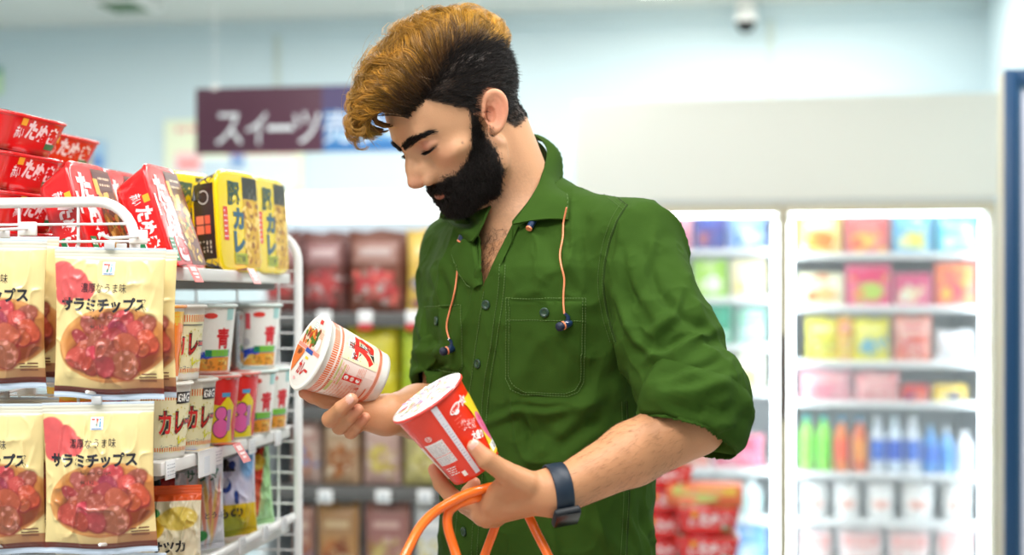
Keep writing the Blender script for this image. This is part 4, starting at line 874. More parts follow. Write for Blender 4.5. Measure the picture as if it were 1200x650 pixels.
def smax(a, b, k): return -smin(-a, -b, k)
def surf_mesh(f, lo, hi, h, B=8):
    lo = np.asarray(lo, float); n = np.ceil((np.asarray(hi)-lo)/h/B).astype(int); N = n*B
    g = np.stack(np.meshgrid(*[np.arange(k) for k in n], indexing='ij'), -1).reshape(-1, 3)
    dc = f(lo+(g+.5)*B*h); act = np.abs(dc) < h*B*1.35+.003
    V = np.repeat(np.repeat(np.repeat(dc.reshape(n).astype(np.float32), B, 0), B, 1), B, 2)
    off = np.stack(np.meshgrid(*[np.arange(B)]*3, indexing='ij'), -1).reshape(-1, 3)
    ga = g[act]
    for s in range(0, len(ga), 1500):
        q = (ga[s:s+1500]*B)[:, None, :]+off[None]; q = q.reshape(-1, 3)
        V[q[:, 0], q[:, 1], q[:, 2]] = f(lo+q*h)
    S = V < 0; dims = np.array(V.shape); cell = []; pos = []; quads = []
    for ax in range(3):
        sl0 = [slice(None)]*3; sl1 = [slice(None)]*3; sl0[ax] = slice(0, -1); sl1[ax] = slice(1, None)
        idx = np.argwhere(S[tuple(sl0)] != S[tuple(sl1)])
        o1, o2 = [(1, 2), (2, 0), (0, 1)][ax]
        idx = idx[(idx[:, o1] > 0) & (idx[:, o2] > 0)]
        j = idx.copy(); j[:, ax] += 1
        va = V[idx[:, 0], idx[:, 1], idx[:, 2]].astype(float); vb = V[j[:, 0], j[:, 1], j[:, 2]].astype(float)
        p = idx.astype(float); p[:, ax] += va/(va-vb)
        cs = []
        for d1, d2 in ((0, 0), (1, 0), (1, 1), (0, 1)):
            c = idx.copy(); c[:, o1] -= d1; c[:, o2] -= d2
            cs.append((c[:, 0]*dims[1]+c[:, 1])*dims[2]+c[:, 2]); cell.append(cs[-1]); pos.append(p)
        q = np.stack(cs, 1); fl = va < 0; q[~fl] = q[~fl][:, ::-1]; quads.append(q)
    cell = np.concatenate(cell); pos = np.concatenate(pos); quads = np.concatenate(quads)
    u, inv = np.unique(cell, return_inverse=True); cnt = np.bincount(inv)
    X = np.stack([np.bincount(inv, pos[:, i])/cnt for i in range(3)], 1)*h+lo
    Q = np.searchsorted(u, quads)
    del V, S
    return X, Q
def grad(f, X, e=.0008):
    G = np.stack([f(X+np.eye(3)[i]*e)-f(X-np.eye(3)[i]*e) for i in range(3)], 1)/(2*e)
    return G
def vnormals(X, Q):
    a = X[Q[:, 2]]-X[Q[:, 0]]; b = X[Q[:, 3]]-X[Q[:, 1]]; fn = np.cross(a, b); N = np.zeros_like(X)
    for k in range(4):
        for i in range(3): N[:, i] += np.bincount(Q[:, k], fn[:, i], len(X))
    return N/(np.linalg.norm(N, axis=1)[:, None]+1e-15)

def sm(x, a, b): t = np.clip((x-a)/(b-a), 0, 1); return t*t*(3-2*t)
sm0 = sm
# head frame: x = his left, y = where he faces, z = crown; origin midway between the ears
HO = np.array([-.062, 1.885, 1.612]); HS = .955
YAW = math.radians(61); PIT = math.radians(38); ROLL = math.radians(0)
F0 = np.array([-math.sin(YAW), -math.cos(YAW), 0]); HX = np.array([math.cos(YAW), -math.sin(YAW), 0])
HY = F0*math.cos(PIT)-np.array([0, 0, 1])*math.sin(PIT); HZ = np.array([0, 0, 1])*math.cos(PIT)+F0*math.sin(PIT)
HR = np.stack([HX, HY, HZ])          # rows: to-local
def toH(X): return (X-HO)@HR.T/HS
def frH(X): return (np.asarray(X)*HS)@HR+HO
def sym(f): return f
def head_sdf(L):
    A = L.copy(); A[:, 0] = np.abs(A[:, 0])            # mirror half
    d = ell(L, (0, -.008, .046), (.077, .098, .086))
    d = smin(d, ell(L, (0, .030, .035), (.064, .062, .062)), .02)             # forehead
    d = smin(d, ell(L, (0, .040, -.030), (.052, .050, .068)), .02)            # mid face
    d = smin(d, cap(A, (.054, .004, -.040), (.050, .018, -.062), .014), .02)   # jaw angle
    d = smin(d, cap(A, (.050, .018, -.058), (.014, .070, -.082), .014, .012), .018)
    d = smin(d, ell(L, (0, .035, -.062), (.044, .046, .030)), .02)
    d = smin(d, ell(A, (.046, .056, -.008), (.018, .018, .010)), .022)         # cheekbone
    d = smin(d, cap(A, (.008, .0865, .030), (.034, .080, .036), .010, .008), .012)  # brow ridge
    d = smin(d, ell(L, (0, .076, -.054), (.030, .020, .022)), .014)            # muzzle
    d = smin(d, ell(L, (0, .080, -.080), (.020, .013, .013)), .012)            # chin
    d = smax(d, -ell(A, (.031, .0985, .014), (.019, .0170, .0135)), .010)       # socket
    lid = ell(A, (.032, .0722, .0160), (.0165, .0150, .0125))
    d = smin(d, lid, .004)
    d = smin(d, cap(A, (.021, .0815, .0085), (.044, .0745, .008), .0024, .0024), .0035)    # lower lid fold
    # nose
    n = cap(L, (0, .086, .028), (0, .106, -.002), .0075, .0072)
    n = smin(n, cap(L, (0, .103, .002), (0, .1145, -.018), .0070, .0082), .006)
    n = smin(n, ell(L, (0, .104, -.023), (.011, .012, .0085)), .006)
    n = smin(n, ell(A, (.0090, .0960, -.012), (.0075, .0110, .0120)), .006)
    n = smin(n, ell(A, (.0145, .0985, -.0255), (.0066, .0110, .0082)), .0035)
    n = smin(n, cap(A, (.008, .084, .012), (.014, .090, -.018), .007, .008), .010)
    d = smin(d, n, .009)
    d = smax(d, -ell(A, (.0062, .103, -.0335), (.0036, .0065, .0040)), .002)
    # lips
    d = smin(d, ell(L, (0, .0890, -.0465), (.0210, .0085, .0048)), .004)
    d = smin(d, ell(L, (0, .0865, -.0560), (.0190, .0080, .0052)), .004)
    d = smax(d, -ell(L, (0, .0980, -.0512), (.0220, .0065, .0010)), .002)
    d = smax(d, -ell(L, (0, .103, -.040), (.0030, .0060, .0070)), .004)
    # temple hollow
    d = smax(d, -ell(A, (.094, .044, .036), (.019, .030, .030)), .025)
    # ear
    s = 1
    E = (A-np.array([.0755, -.006, .006]))/.88; a = math.radians(30)
    # ear plane: p up, q back, n out (flares backward)
    up = np.array([0.10, -math.sin(a), math.cos(a)]); up /= np.linalg.norm(up)
    out = nrm(np.array([.90, .42, .0])); out = nrm(out-up*out.dot(up)); bk = np.cross(up, out); bk = bk if bk[1] < 0 else -bk
    p, q, nn = E@up, E@bk, E@out
    taper = 1+.20*np.clip(p/.03, -1, 1)
    rad = np.sqrt((p/.0315)**2+((q-.004)/(.0185*taper))**2)
    plate = np.maximum((rad-1)*.018, np.abs(nn-.006-.15*q)-.0022)
    e = smin(plate, 1e3*np.ones(len(L)), .001)
    rim = np.sqrt(((rad-.90)*.019)**2+(nn-.010-.15*q)**2)-.0034
    rim = np.where((q < -.006) & (p < .0) & (p > -.022), rim+.004, rim)
    e = smin(e, rim, .003)
    anti = np.sqrt(((np.sqrt((p/.0215)**2+((q-.003)/.0112)**2)-1)*.011)**2+(nn-.0085-.1*q)**2)-.0024
    anti = np.where(q < -.004, anti+.006, anti)
    e = smin(e, anti, .003)
    e = smin(e, ell(np.c_[p, q, nn], (-.0275, .000, .005), (.0095, .0085, .0045)), .004)       # lobe
    e = smin(e, ell(np.c_[p, q, nn], (-.003, -.0135, .006), (.0065, .0035, .004)), .003)       # tragus
    e = smin(e, ell(np.c_[p, q, nn], (.0, .003, -.004), (.024, .012, .010)), .004)             # root
    e = smax(e, -ell(np.c_[p, q, nn], (-.004, -.003, .008), (.0125, .0075, .0085)), .003)      # concha
    d = smin(d, e*.88, .004)
    return d
def T3(px, py, Y): return C(px, py, Y)
SHL = np.array([.155, 1.83, 1.447]); ELL_ = np.array([.216, 1.700, 1.232]); WRL = T3(650, 576, 1.652)
SHR = np.array([-.075, 2.06, 1.44]); ELR = np.array([-.089, 2.0, 1.225]); WRR = T3(452, 486, 1.812)
TORSO = np.array([  # z, cx, cy, half width, half depth, yaw of the shirt
 [.60, .045, 1.96, .172, .128, 55], [.90, .045, 1.955, .172, .126, 55], [1.044, .045, 1.95, .163, .122, 54], [1.15, .046, 1.95, .160, .122, 53],
 [1.25, .048, 1.95, .168, .128, 50], [1.35, .040, 1.945, .178, .130, 48], [1.42, .032, 1.943, .172, .116, 47], [1.47, .024, 1.942, .135, .090, 47], [1.52, .014, 1.94, .075, .064, 47]])
def torso_sdf(X, dr):
    z = X[:, 2]; T = TORSO; cx, cy, a, b, yw = [np.interp(z, T[:, 0], T[:, i]) for i in range(1, 6)]
    yw = np.radians(yw); c, s = np.cos(yw), np.sin(yw); dx, dy = X[:, 0]-cx, X[:, 1]-cy
    lx = dx*c-dy*s; ly = dx*s+dy*c; a = a+dr; b = b+dr
    k0 = (np.abs(lx/a)**2.3+np.abs(ly/b)**2.3)**(1/2.3); k1 = np.sqrt((lx/(a*a))**2+(ly/(b*b))**2)
    d = k0*(k0-1)/np.maximum(k1, 1e-6); d = np.minimum(d, .25)
    return smax(d, z-1.525-dr, .03)
NB, NT = np.array([.016, 1.94, 1.47]), np.array([-.030, 1.915, 1.60])
def fingers(X, spec, k=.004):
    d = None
    for pts, rs in spec:
        e = chain(X, [T3(*p) for p in pts], rs, .003); d = e if d is None else smin(d, e, k)
    return d
LH_F = [([(618, 566, 1.640), (592, 553, 1.632), (570, 538, 1.622), (556, 523, 1.622)], [.0150, .0125, .0108, .0085]),
        ([(572, 590, 1.665), (533, 585, 1.690), (517, 567, 1.692), (509, 550, 1.690)], [.0120, .0102, .0090, .0076]),
        ([(566, 604, 1.672), (546, 592, 1.712), (549, 577, 1.728), (556, 566, 1.730)], [.0122, .0102, .0090, .0076]),
        ([(570, 607, 1.685), (555, 598, 1.722), (560, 583, 1.738), (566, 574, 1.738)], [.0115, .0095, .0085, .0072]),
        ([(580, 608, 1.695), (568, 602, 1.730), (573, 592, 1.742), (578, 584, 1.742)], [.0100, .0084, .0076, .0064])]
RH_F = [([(406, 474, 1.805), (380, 469, 1.800), (366, 464, 1.793), (357, 460, 1.788)], [.0115, .0098, .0088, .0078]),
        ([(412, 481, 1.805), (387, 491, 1.770), (400, 478, 1.748), (412, 468, 1.742)], [.0115, .0102, .0088, .0080]),
        ([(418, 488, 1.808), (398, 500, 1.778), (410, 488, 1.758), (419, 480, 1.754)], [.0110, .0095, .0084, .0076]),
        ([(426, 493, 1.812), (411, 506, 1.788), (420, 496, 1.772), (428, 489, 1.768)], [.0098, .0085, .0075, .0066]),
        ([(440, 474, 1.830), (420, 462, 1.858), (398, 448, 1.866), (380, 436, 1.862)], [.0140, .0118, .0102, .0088])]
def lhand_sdf(X):
    d = chain(X, [ELL_, ELL_*.55+WRL*.45, WRL], [.038, .0355, .0225], .01)
    d = smin(d, chain(X, [ELL_, ELL_*.55+WRL*.45+[0, .004, -.004], WRL+[0, .003, -.007]], [.038, .032, .0215], .01), .01)
    d = smin(d, cap(X, WRL+[0, 0, .004], WRL+[0, .002, .006], .021), .01)
    pm = None
    for p, r0, r1 in (((606, 568, 1.650), .020, .017), ((576, 588, 1.665), .020, .0135), ((568, 602, 1.672), .0200, .0130), ((574, 604, 1.688), .0180, .0120), ((584, 603, 1.698), .0170, .0110)):
        e = cap(X, WRL, T3(*p), r0, r1); pm = e if pm is None else smin(pm, e, .008)
    pm = smin(pm, cap(X, T3(600, 560, 1.640), T3(572, 586, 1.662), .0125, .011), .012)      # web to the thumb
    d = smin(d, pm, .014)
    return smin(d, fingers(X, LH_F), .006)
def rhand_sdf(X):
    d = chain(X, [ELR, ELR*.5+WRR*.5, WRR], [.038, .036, .024], .01)
    pm = None
    for p, r0, r1 in (((408, 476, 1.808), .021, .0125), ((414, 483, 1.808), .021, .0125), ((420, 489, 1.810), .020, .012), ((429, 493, 1.814), .018, .011)):
        e = cap(X, WRR, T3(*p), r0, r1); pm = e if pm is None else smin(pm, e, .008)
    d = smin(d, pm, .014)
    return smin(d, fingers(X, RH_F, .002), .004)
def body_sdf(X):
    d = np.full(len(X), .5)
    def grp(c, r, f):
        c = np.asarray(c); dist = np.sqrt(((X-c)**2).sum(1))-r; m = dist < .05
        out = np.maximum(dist, .02)+0
        if m.any(): out[m] = f(X[m])
        return out
    d = torso_sdf(X, -.016)
    d = smin(d, cap(X, [.02, 1.94, 1.475], SHL, .045, .048), .02); d = smin(d, cap(X, [.02, 1.94, 1.475], SHR, .045, .048), .02)
    d = smin(d, cap(X, SHL, ELL_, .048, .038), .02); d = smin(d, cap(X, SHR, ELR, .048, .038), .02)
    neck = cap(X, NB, NT, .062, .056)
    d = smin(d, neck, .03)
    # collar bones and throat muscle
    h = grp(frH((0, 0, .02)), .165, lambda q: head_sdf(toH(q))*HS)
    d = smin(d, h, .014)
    d = smin(d, grp((ELL_+WRL)/2+[-.03, 0, 0], .21, lhand_sdf), .008)
    d = smin(d, grp((ELR+WRR)/2+[-.03, -.03, 0], .21, rhand_sdf), .008)
    # skin relief
    return smax(d, .93-X[:, 2], .01)
BX, BQ = surf_mesh(body_sdf, (-.30, 1.54, .92), (.32, 2.18, 1.78), .0021)
gq = grad(body_sdf, BX); dq = body_sdf(BX); BX = BX-np.clip(dq, -.002, .002)[:, None]*gq/np.maximum((gq**2).sum(1)[:, None], .3)
BN = vnormals(BX, BQ)
BL = toH(BX)
_l = BL; _x = np.abs(_l[:, 0]); _f = ((_l**2).sum(1) < .03)*(_l[:, 1] > .055)*sm0(_x, .014, .020)*(1-sm0(_x, .046, .052))
BX = BX-BN*(_f*(.0013*np.exp(-((_l[:, 2]-(.0250-.0045*((_x-.031)/.015)**2))/.0013)**2)+.0012*np.exp(-((_l[:, 2]-(.0085+.002*((_x-.032)/.014)**2))/.0012)**2)))[:, None]
BN = vnormals(BX, BQ); BL = toH(BX)
def on_head(L): return (np.sqrt((L**2).sum(1)) < .17)
def beard_mask(L):
    """1 inside the beard, 0 outside, in head coordinates"""
    x, y, z = np.abs(L[:, 0]), L[:, 1], L[:, 2]
    # upper border: from the sideburn in front of the ear, sweeping down the cheek to the mustache
    up = np.interp(y, [-.01, .012, .026, .040, .055, .070, .085, .10, .12], [.03, .045, .004, -.018, -.030, -.036, -.036, -.0345, -.034])
    nz = vnoise(L, 160, 3, 2)*.0022
    m = sm(up+nz-z, -.002, .003)
    front = sm(y+nz, np.interp(z, [-.1, -.06, -.03, .0, .03], [.030, .022, .012, .013, .014])-.002, np.interp(z, [-.1, -.06, -.03, .0, .03], [.036, .027, .016, .016, .017]))
    m = m*front*(1-((x > .070) & (y < .016)))
    low = sm(z-nz+.10*np.clip(.06-y, 0, .1), -.100, -.088)
    lips = ((x/.0175)**2+((z+.0540)/.0060)**2 < 1) & (y > .085)
    m = m*low*(1-lips*1.0)
    # underside fades down the throat
    return np.clip(m, 0, 1)
def scalp_mask(L):
    x, y, z = np.abs(L[:, 0]), L[:, 1], L[:, 2]
    earm = (x > .0725) & (((y+.012)/.025)**2+((z-.006)/.031)**2 < 1)
    # hairline: forehead y as a function of height, side hairline, nape
    nz = vnoise(L, 140, 9, 2)*.002
    line = np.interp(z, [-.06, -.045, -.02, .0, .02, .032, .045, .060, .078, .13], [-.050, -.040, -.028, -.022, .016, .022, .036, .050, .062, .085])
    m = sm(line+nz-y, -.002, .003)
    nape = sm(z-nz, np.interp(y, [-.12, -.03], [-.050, -.040]), np.interp(y, [-.12, -.03], [-.044, -.034]))
    return m*nape*(1-earm)
def proj_(X): return np.c_[600+FPX*X[:, 0]/X[:, 1], 350-FPX*(X[:, 2]-CAMZ)/X[:, 1]]
SK = srgb((198, 142, 102)); 
col = np.tile(SK, (len(BX), 1))
n1 = vnoise(BX, 28, 1, 3)[:, None]; col = col*(1+.06*n1)
hd = on_head(BL)
def mixc(c, m, t): return c*(1-m[:, None])+np.asarray(t)*m[:, None]
A_ = np.abs(BL[:, 0]); Lx, Ly, Lz = A_, BL[:, 1], BL[:, 2]
col = mixc(col, hd*.75, srgb((216, 164, 126)))
col = mixc(col, hd*np.exp(-((Ly-.114)**2+(Lz+.022)**2+Lx**2)/.014**2)*.45, srgb((226, 140, 118)))
col = mixc(col, hd*np.exp(-((Lx-.045)**2+(Ly-.07)**2+(Lz+.012)**2)/.018**2)*.35, srgb((228, 150, 122)))
ear = hd*(Lx > .070)*np.exp(-((Ly+.012)**2+(Lz-.004)**2)/.032**2)
col = mixc(col, ear*.55, srgb((232, 140, 118)))
col = mixc(col, hd*((A_/.020)**2+((Lz+.0530)/.0080)**2 < 1)*(Ly > .080)*.85, srgb((170, 92, 78)))
lidm = hd*np.exp(-(((Lx-.032)/.016)**2+((Lz-.017)/.009)**2)**2)*(Ly > .06)
col = mixc(col, lidm*.6, srgb((196, 124, 110)))
bm_ = hd*beard_mask(BL)
col = mixc(col, bm_*.95, srgb((34, 26, 22)))
stub = hd*sm(-.045-Lz+.25*Ly, -.02, .02)*(1-bm_)*sm(Ly, -.035, .0)*.35*(vnoise(BX, 500, 2, 2)*.5+.6)
col = mixc(col, np.clip(stub, 0, 1), srgb((110, 80, 62)))
sc_ = hd*scalp_mask(BL); col = mixc(col, sc_*.93, srgb((30, 24, 22)))
# brows painted as hair-bearing skin under the real brow hairs
BROWZ = lambda x: .0275+.0060*np.sin(np.clip((x-.006)/.048, 0, 1)*2.3)
bw = hd*np.exp(-((Lz-BROWZ(Lx))/np.interp(Lx, [.006, .02, .05], [.0036, .0042, .0022]))**4)*sm(Lx, .002, .006)*(1-sm(Lx, .048, .055))*(Ly > .045)
slit = hd*np.exp(-((Lz-(.0085+.002*((Lx-.032)/.014)**2))/.0016)**2)*sm(Lx, .016, .020)*(1-sm(Lx, .045, .049))*(Ly > .06)
col = mixc(col, np.clip(slit, 0, 1)*.9, srgb((30, 20, 18)))
col = mixc(col, np.clip(bw, 0, 1)*.9, srgb((32, 25, 22)))
mole = hd*(Lx > .03)*np.exp(-(((BX-0)[:, 0]*0+np.linalg.norm(proj_(BX)-np.array([542, 167]), axis=1))/1.3)**2)*(BX[:, 1] < 1.9); col = mixc(col, mole*.85, srgb((60, 36, 28)))
# hands: redder finger ends and knuckles
for spec in (LH_F, RH_F):
    for pts, rs in spec:
        t_ = T3(*pts[-1]); col = mixc(col, np.exp(-((BX-t_)**2).sum(1)/.011**2)*.55, srgb((232, 146, 124)))
        t_ = T3(*pts[1]); col = mixc(col, np.exp(-((BX-t_)**2).sum(1)/.010**2)*.25, srgb((216, 138, 112)))
M_skin = mat('skin', rough=.48, spec=.4, vcol=True, sub=.10, bump=.22, bscale=520)
pe = empty('person', c2w(*BASE), (0, 0, TH), 'man in a green button shirt looking down at a cup of noodles in his hand', 'person')
body = fastmesh('body', BX-BASE, BQ, [M_skin], col, pe)

# ---------------- shirt
FOLD = []
def shirt_sdf(X):
    d = torso_sdf(X, 0.0)
    d = smin(d, cap(X, [.02, 1.945, 1.492], SHL, .052, .057), .03); d = smin(d, cap(X, [.02, 1.945, 1.492], SHR, .052, .056), .03)
    d = smin(d, cap(X, [.03, 1.95, 1.51], [.045, 1.935, 1.50], .046), .02)
    mid = SHL*.45+ELL_*.55+np.array([.006, 0, -.002])
    a = cap(X, SHL, mid, .060, .061); a = smin(a, cap(X, mid, ELL_+[-.004, 0, -.006], .061, .058), .02)
    a = smin(a, cap(X, ELL_+[.004, 0, .03], ELL_+[-.012, -.006, -.016], .062, .058), .012)
    d = smin(d, a, .012)
    mid = SHR*.45+ELR*.55
    b = cap(X, SHR, mid, .058, .055); b = smin(b, cap(X, mid, ELR+[-.005, -.02, .0], .055, .054), .02)
    d = smin(d, b, .014)
    return smax(d, .76-X[:, 2], .01)
SX, SQ = surf_mesh(shirt_sdf, (-.24, 1.60, .74), (.34, 2.18, 1.60), .0026)
SN = vnormals(SX, SQ)
def proj(X): return np.c_[600+FPX*X[:, 0]/X[:, 1], 350-FPX*(X[:, 2]-CAMZ)/X[:, 1]]
def segdist(p, pl):
    best = np.full(len(p), 1e9); bt = np.zeros(len(p)); L = 0; pl = np.asarray(pl, float); tot = np.linalg.norm(np.diff(pl, axis=0), axis=1).sum()
    for a, b in zip(pl[:-1], pl[1:]):
        ab = b-a; l = np.linalg.norm(ab); t = np.clip((p-a)@ab/(l*l), 0, 1); d = np.linalg.norm(p-a-t[:, None]*ab, axis=1)
        u = d < best; best[u] = d[u]; bt[u] = (L+t[u]*l)/tot; L += l
    return best, bt
# creases of the cloth: (points on the facing side, height in mm, width in px, depth range)
FOLDS = [
 ([(716, 330), (745, 400), (780, 425)], 5, 7), ([(745, 425), (790, 415), (840, 385)], 6, 8), ([(760, 450), (800, 432), (850, 420)], -4, 6),
 ([(770, 465), (815, 462), (862, 440)], 5, 7), ([(765, 480), (815, 485), (860, 475)], -4, 6), ([(790, 494), (830, 500), (862, 495)], 4, 6),
 ([(768, 470), (785, 480), (830, 508)], 3, 4), ([(800, 330), (790, 370), (750, 398)], 4, 8), ([(755, 290), (770, 340), (800, 372), (843, 398)], -3, 7),
 ([(728, 290), (738, 340), (765, 385)], -3, 6), ([(790, 290), (810, 340), (822, 380)], 2, 8), ([(770, 262), (760, 300), (748, 330)], 2.5, 8),
 ([(590, 470), (640, 482), (700, 470), (745, 430)], 5, 12), ([(605, 500), (660, 520), (735, 470)], -4, 11), ([(560, 500), (612, 480), (625, 512)], 3, 6), ([(612, 478), (618, 505), (622, 530)], -2.5, 4), ([(600, 474), (640, 478), (668, 474)], -3, 4),
 ([(640, 545), (700, 500), (750, 440)], 5, 12), ([(690, 560), (730, 520), (765, 480)], -4, 10), ([(600, 555), (680, 490), (728, 400)], 4, 12), ([(700, 250), (690, 300), (700, 350)], 2.5, 9),
 ([(735, 600), (745, 625), (752, 655)], 3, 5), ([(752, 590), (757, 620), (768, 655)], -3, 4), ([(690, 610), (720, 640), (740, 655)], 2, 8), ([(640, 620), (650, 640), (652, 655)], 2, 8), ([(520, 600), (530, 630), (528, 655)], -2, 6),
 ([(500, 305), (512, 340), (500, 380)], 3, 7), ([(486, 360), (498, 400), (490, 430)], 4, 7), ([(478, 405), (498, 415), (525, 408)], 4, 6), ([(480, 425), (505, 432), (530, 425)], -4, 5), ([(515, 300), (535, 340), (545, 380)], 2, 8),
 ([(560, 350), (575, 400), (572, 450)], 1.5, 6), ([(650, 300), (630, 340), (600, 350)], 1.5, 9), ([(612, 375), (640, 400), (668, 440)], 1.2, 8),
 ([(680, 205), (720, 225), (735, 238)], 1.0, 5), ([(722, 262), (718, 300), (712, 330)], -1.5, 3), ([(650, 275), (668, 310), (690, 345)], 1.8, 8),
]
pp = proj(SX); facing = -(SN*nrm([0, -1, 0])*-1).sum(1)
vd = SX-np.array([0, 0, CAMZ]); vd /= np.linalg.norm(vd, axis=1)[:, None]; fac = sm(-(SN*vd).sum(1), .0, .35)
disp = vnoise(SX*np.array([1, 1, .8]), 9, 5, 3)*.0070+vnoise(SX, 34, 6, 2)*.0018
rid = 1-np.abs(vnoise(SX*np.array([1.2, 1.2, .7]), 11, 8, 2)); disp += (rid**6)*.0070-.002; rid2 = 1-np.abs(vnoise(SX*np.array([1.3, 1.3, .9]), 24, 12, 2)); disp += (rid2**9)*.0030*(.4+.6*np.clip(vnoise(SX, 7, 13, 1)+.3, 0, 1))
for pl, hgt, wd in FOLDS:
    dd, t = segdist(pp, pl); prof = np.exp(-(dd/wd)**2)-.45*np.exp(-((dd)/(wd*2))**2)
    disp += fac*hgt*.0030*prof*np.sin(np.clip(t, .02, .98)*math.pi)**.6
# armhole, yoke and front seams pull the cloth in a little
SEAMS = [([(735, 240), (722, 262), (712, 295), (708, 330), (712, 365), (722, 400)], 'armhole'), ([(666, 196), (700, 214), (735, 240)], 'yoke'), ([(735, 470), (738, 560), (734, 655)], 'side')]
for pl, nm in SEAMS:
    dd, t = segdist(pp, pl); disp -= fac*.0012*np.exp(-(dd/2.2)**2); disp += fac*.0008*np.exp(-((dd-6)/3)**2)
neckz = sm(SX[:, 2], 1.47, 1.52)
SX = SX+SN*(disp*(1-.7*neckz))[:, None]
SN = vnormals(SX, SQ)
# openings
pp = proj(SX)
def inpoly(p, poly):
    poly = np.asarray(poly, float); c = np.zeros(len(p), bool); j = len(poly)-1
    for i in range(len(poly)):
        xi, yi = poly[i]; xj, yj = poly[j]
        c ^= ((yi > p[:, 1]) != (yj > p[:, 1])) & (p[:, 0] < (xj-xi)*(p[:, 1]-yi)/(yj-yi+1e-12)+xi); j = i
    return c
VPOLY = [(560, 240), (566, 334), (570, 334), (602, 262), (625, 225), (640, 170), (600, 150), (545, 200)]
near_front = SX[:, 1] < 1.94
kill = inpoly(pp, VPOLY) & near_front & (fac > 0.02) & (SX[:, 2] > 1.35)
nd = NT-NB; nd = nd/np.linalg.norm(nd); q = SX-NB; ax = q@nd; rr = np.linalg.norm(q-ax[:, None]*nd, axis=1)
kill |= (rr < .072) & (ax > .02)
nL = nrm([-.36, -.30, -.88]); kill |= ((SX-T3(812, 507, 1.66))@nL > 0) & (SX[:, 0] > .14) & (SX[:, 1] < 1.80) & (SX[:, 2] < 1.32)
nR = nrm([-.10, -.55, -.83]); kill |= ((SX-T3(524, 446, 1.985))@nR > 0) & (((SX-ELR)**2).sum(1) < .13**2) & (torso_sdf(SX, .0) > .015)
kill |= SX[:, 2] < .78
keep = ~kill[SQ].any(1)
SQ2 = SQ[keep]; used = np.unique(SQ2); remap = -np.ones(len(SX), int); remap[used] = np.arange(len(used))
M_shirt = mat('green_cotton', (50, 77, 24), .9, spec=.10, var=.10, vscale=45, bump=.25, bscale=900)
M_shirt2 = mat('green_cotton_seam', (40, 60, 20), .9, spec=.2)
M_thread = mat('green_thread', (84, 112, 54), .9)
shirt = fastmesh('shirt', SX[used]-BASE, remap[SQ2], [M_shirt], None, pe)
sd = shirt.modifiers.new('cloth_thickness', 'SOLIDIFY'); sd.thickness = .0016; sd.offset = -1
tree = BVHTree.FromPolygons([Vector(v) for v in SX], [list(map(int, q)) for q in SQ])
EYE = Vector((0, 0, CAMZ))
def hit(px, py, off=0.0):
    """point on the cloth, and its normal"""
    d = Vector(C(px, py, 1.0))-EYE; d.normalize()
    r = tree.ray_cast(EYE+d*1.2, d, 1.3)
    if r[0] is None: 
        n = tree.find_nearest(EYE+d*1.95); r = (n[0], n[1])
    n = r[1] if r[1].dot(d) < 0 else -r[1]
    return np.array(r[0]+n*off), np.array(n)
def hitline(pl, n, off): return np.array([hit(a, b, off)[0] for a, b in catmull(np.c_[np.array(pl, float)], n)])
def patch(mb, poly, m, thick, base=.0, L=6.0, smooth=True):
    """cloth patch sewn on the shirt: px outline -> conforming raised panel with an edge"""
    poly = np.array(poly, float)
    x0, y0 = poly.min(0); x1, y1 = poly.max(0)
    # regular rows between left and right outline
    N = 26; rows = []
    for y in np.linspace(y0+.01, y1-.01, N):
        xs = []
        for a, b in zip(poly, np.roll(poly, -1, 0)):
            if (a[1] > y) != (b[1] > y): xs.append(a[0]+(b[0]-a[0])*(y-a[1])/(b[1]-a[1]))
        rows.append([(x, y) for x in np.linspace(min(xs), max(xs), 22)])
    G = np.zeros((N, 22, 3)); H = np.zeros((N, 22, 3))
    for i in range(N):
        for j in range(22):
            p, n = hit(*rows[i][j]); edge = i in (0, N-1) or j in (0, 21)
            G[i, j] = p+n*(base+thick*(0 if edge else 1)); 
    mb.grid(G, m, smooth)
def stitches(mb, pl, m, r=.00055, step=3.2, duty=.62, off=.0012):
    pl = np.array(pl, float); seg = np.linalg.norm(np.diff(pl, axis=0), axis=1); cum = np.r_[0, seg.cumsum()]
    s = 0
    while s < cum[-1]-.5:
        e = min(s+step*duty, cum[-1]); q = []
        for u in (s, (s+e)/2, e): q.append([np.interp(u, cum, pl[:, 0]), np.interp(u, cum, pl[:, 1])])
        pts = [hit(a, b, off)[0] for a, b in q]; mb.tube(np.array(pts), r, m, 4, cap=False); s += step
def sub(mb): 
    mb.v = [v-BASE for v in mb.v]; return mb
def roundpoly(x0, y0, x1, y1, r, sk=0):
    out = []
    for (cx, cy, a0) in ((x1-r, y0+1, -90), (x1-r, y1-r, 0), (x0+r, y1-r, 90), (x0+r, y0+1, 180)):
        if cy < (y0+y1)/2: out.append((x1 if cx > (x0+x1)/2 else x0, y0)); continue
        for k in range(5):
            t = math.radians(a0+k*22.5); out.append((cx+r*math.cos(t), cy+r*math.sin(t)))
    return out
pocket = [(594, 349), (686, 350), (684, 448), (678, 460), (666, 465), (612, 462), (600, 456), (594, 444)]
m = MB(); patch(m, pocket, M_shirt, .0018); 
inner = [(600+(x-600)*.95+1.5, 352+(y-352)*.965) for x, y in pocket]
stitches(m, pocket[1:]+[], M_thread, off=.0022); stitches(m, [pocket[-1], pocket[0]], M_thread, off=.0022)
stitches(m, [(x-3.5 if x > 640 else x+3.5, y-3 if y > 360 else y) for x, y in pocket[1:]]+[(597.5, 350)], M_thread, off=.0026)
stitches(m, [(595, 375), (685, 376)], M_thread, off=.0026); stitches(m, [(594, 349), (686, 350)], M_thread, off=.0026)
sub(m).build('chest_pocket', shirt)
pocket2 = [(499, 359), (541, 357), (543, 430), (538, 436), (510, 434), (501, 426)]
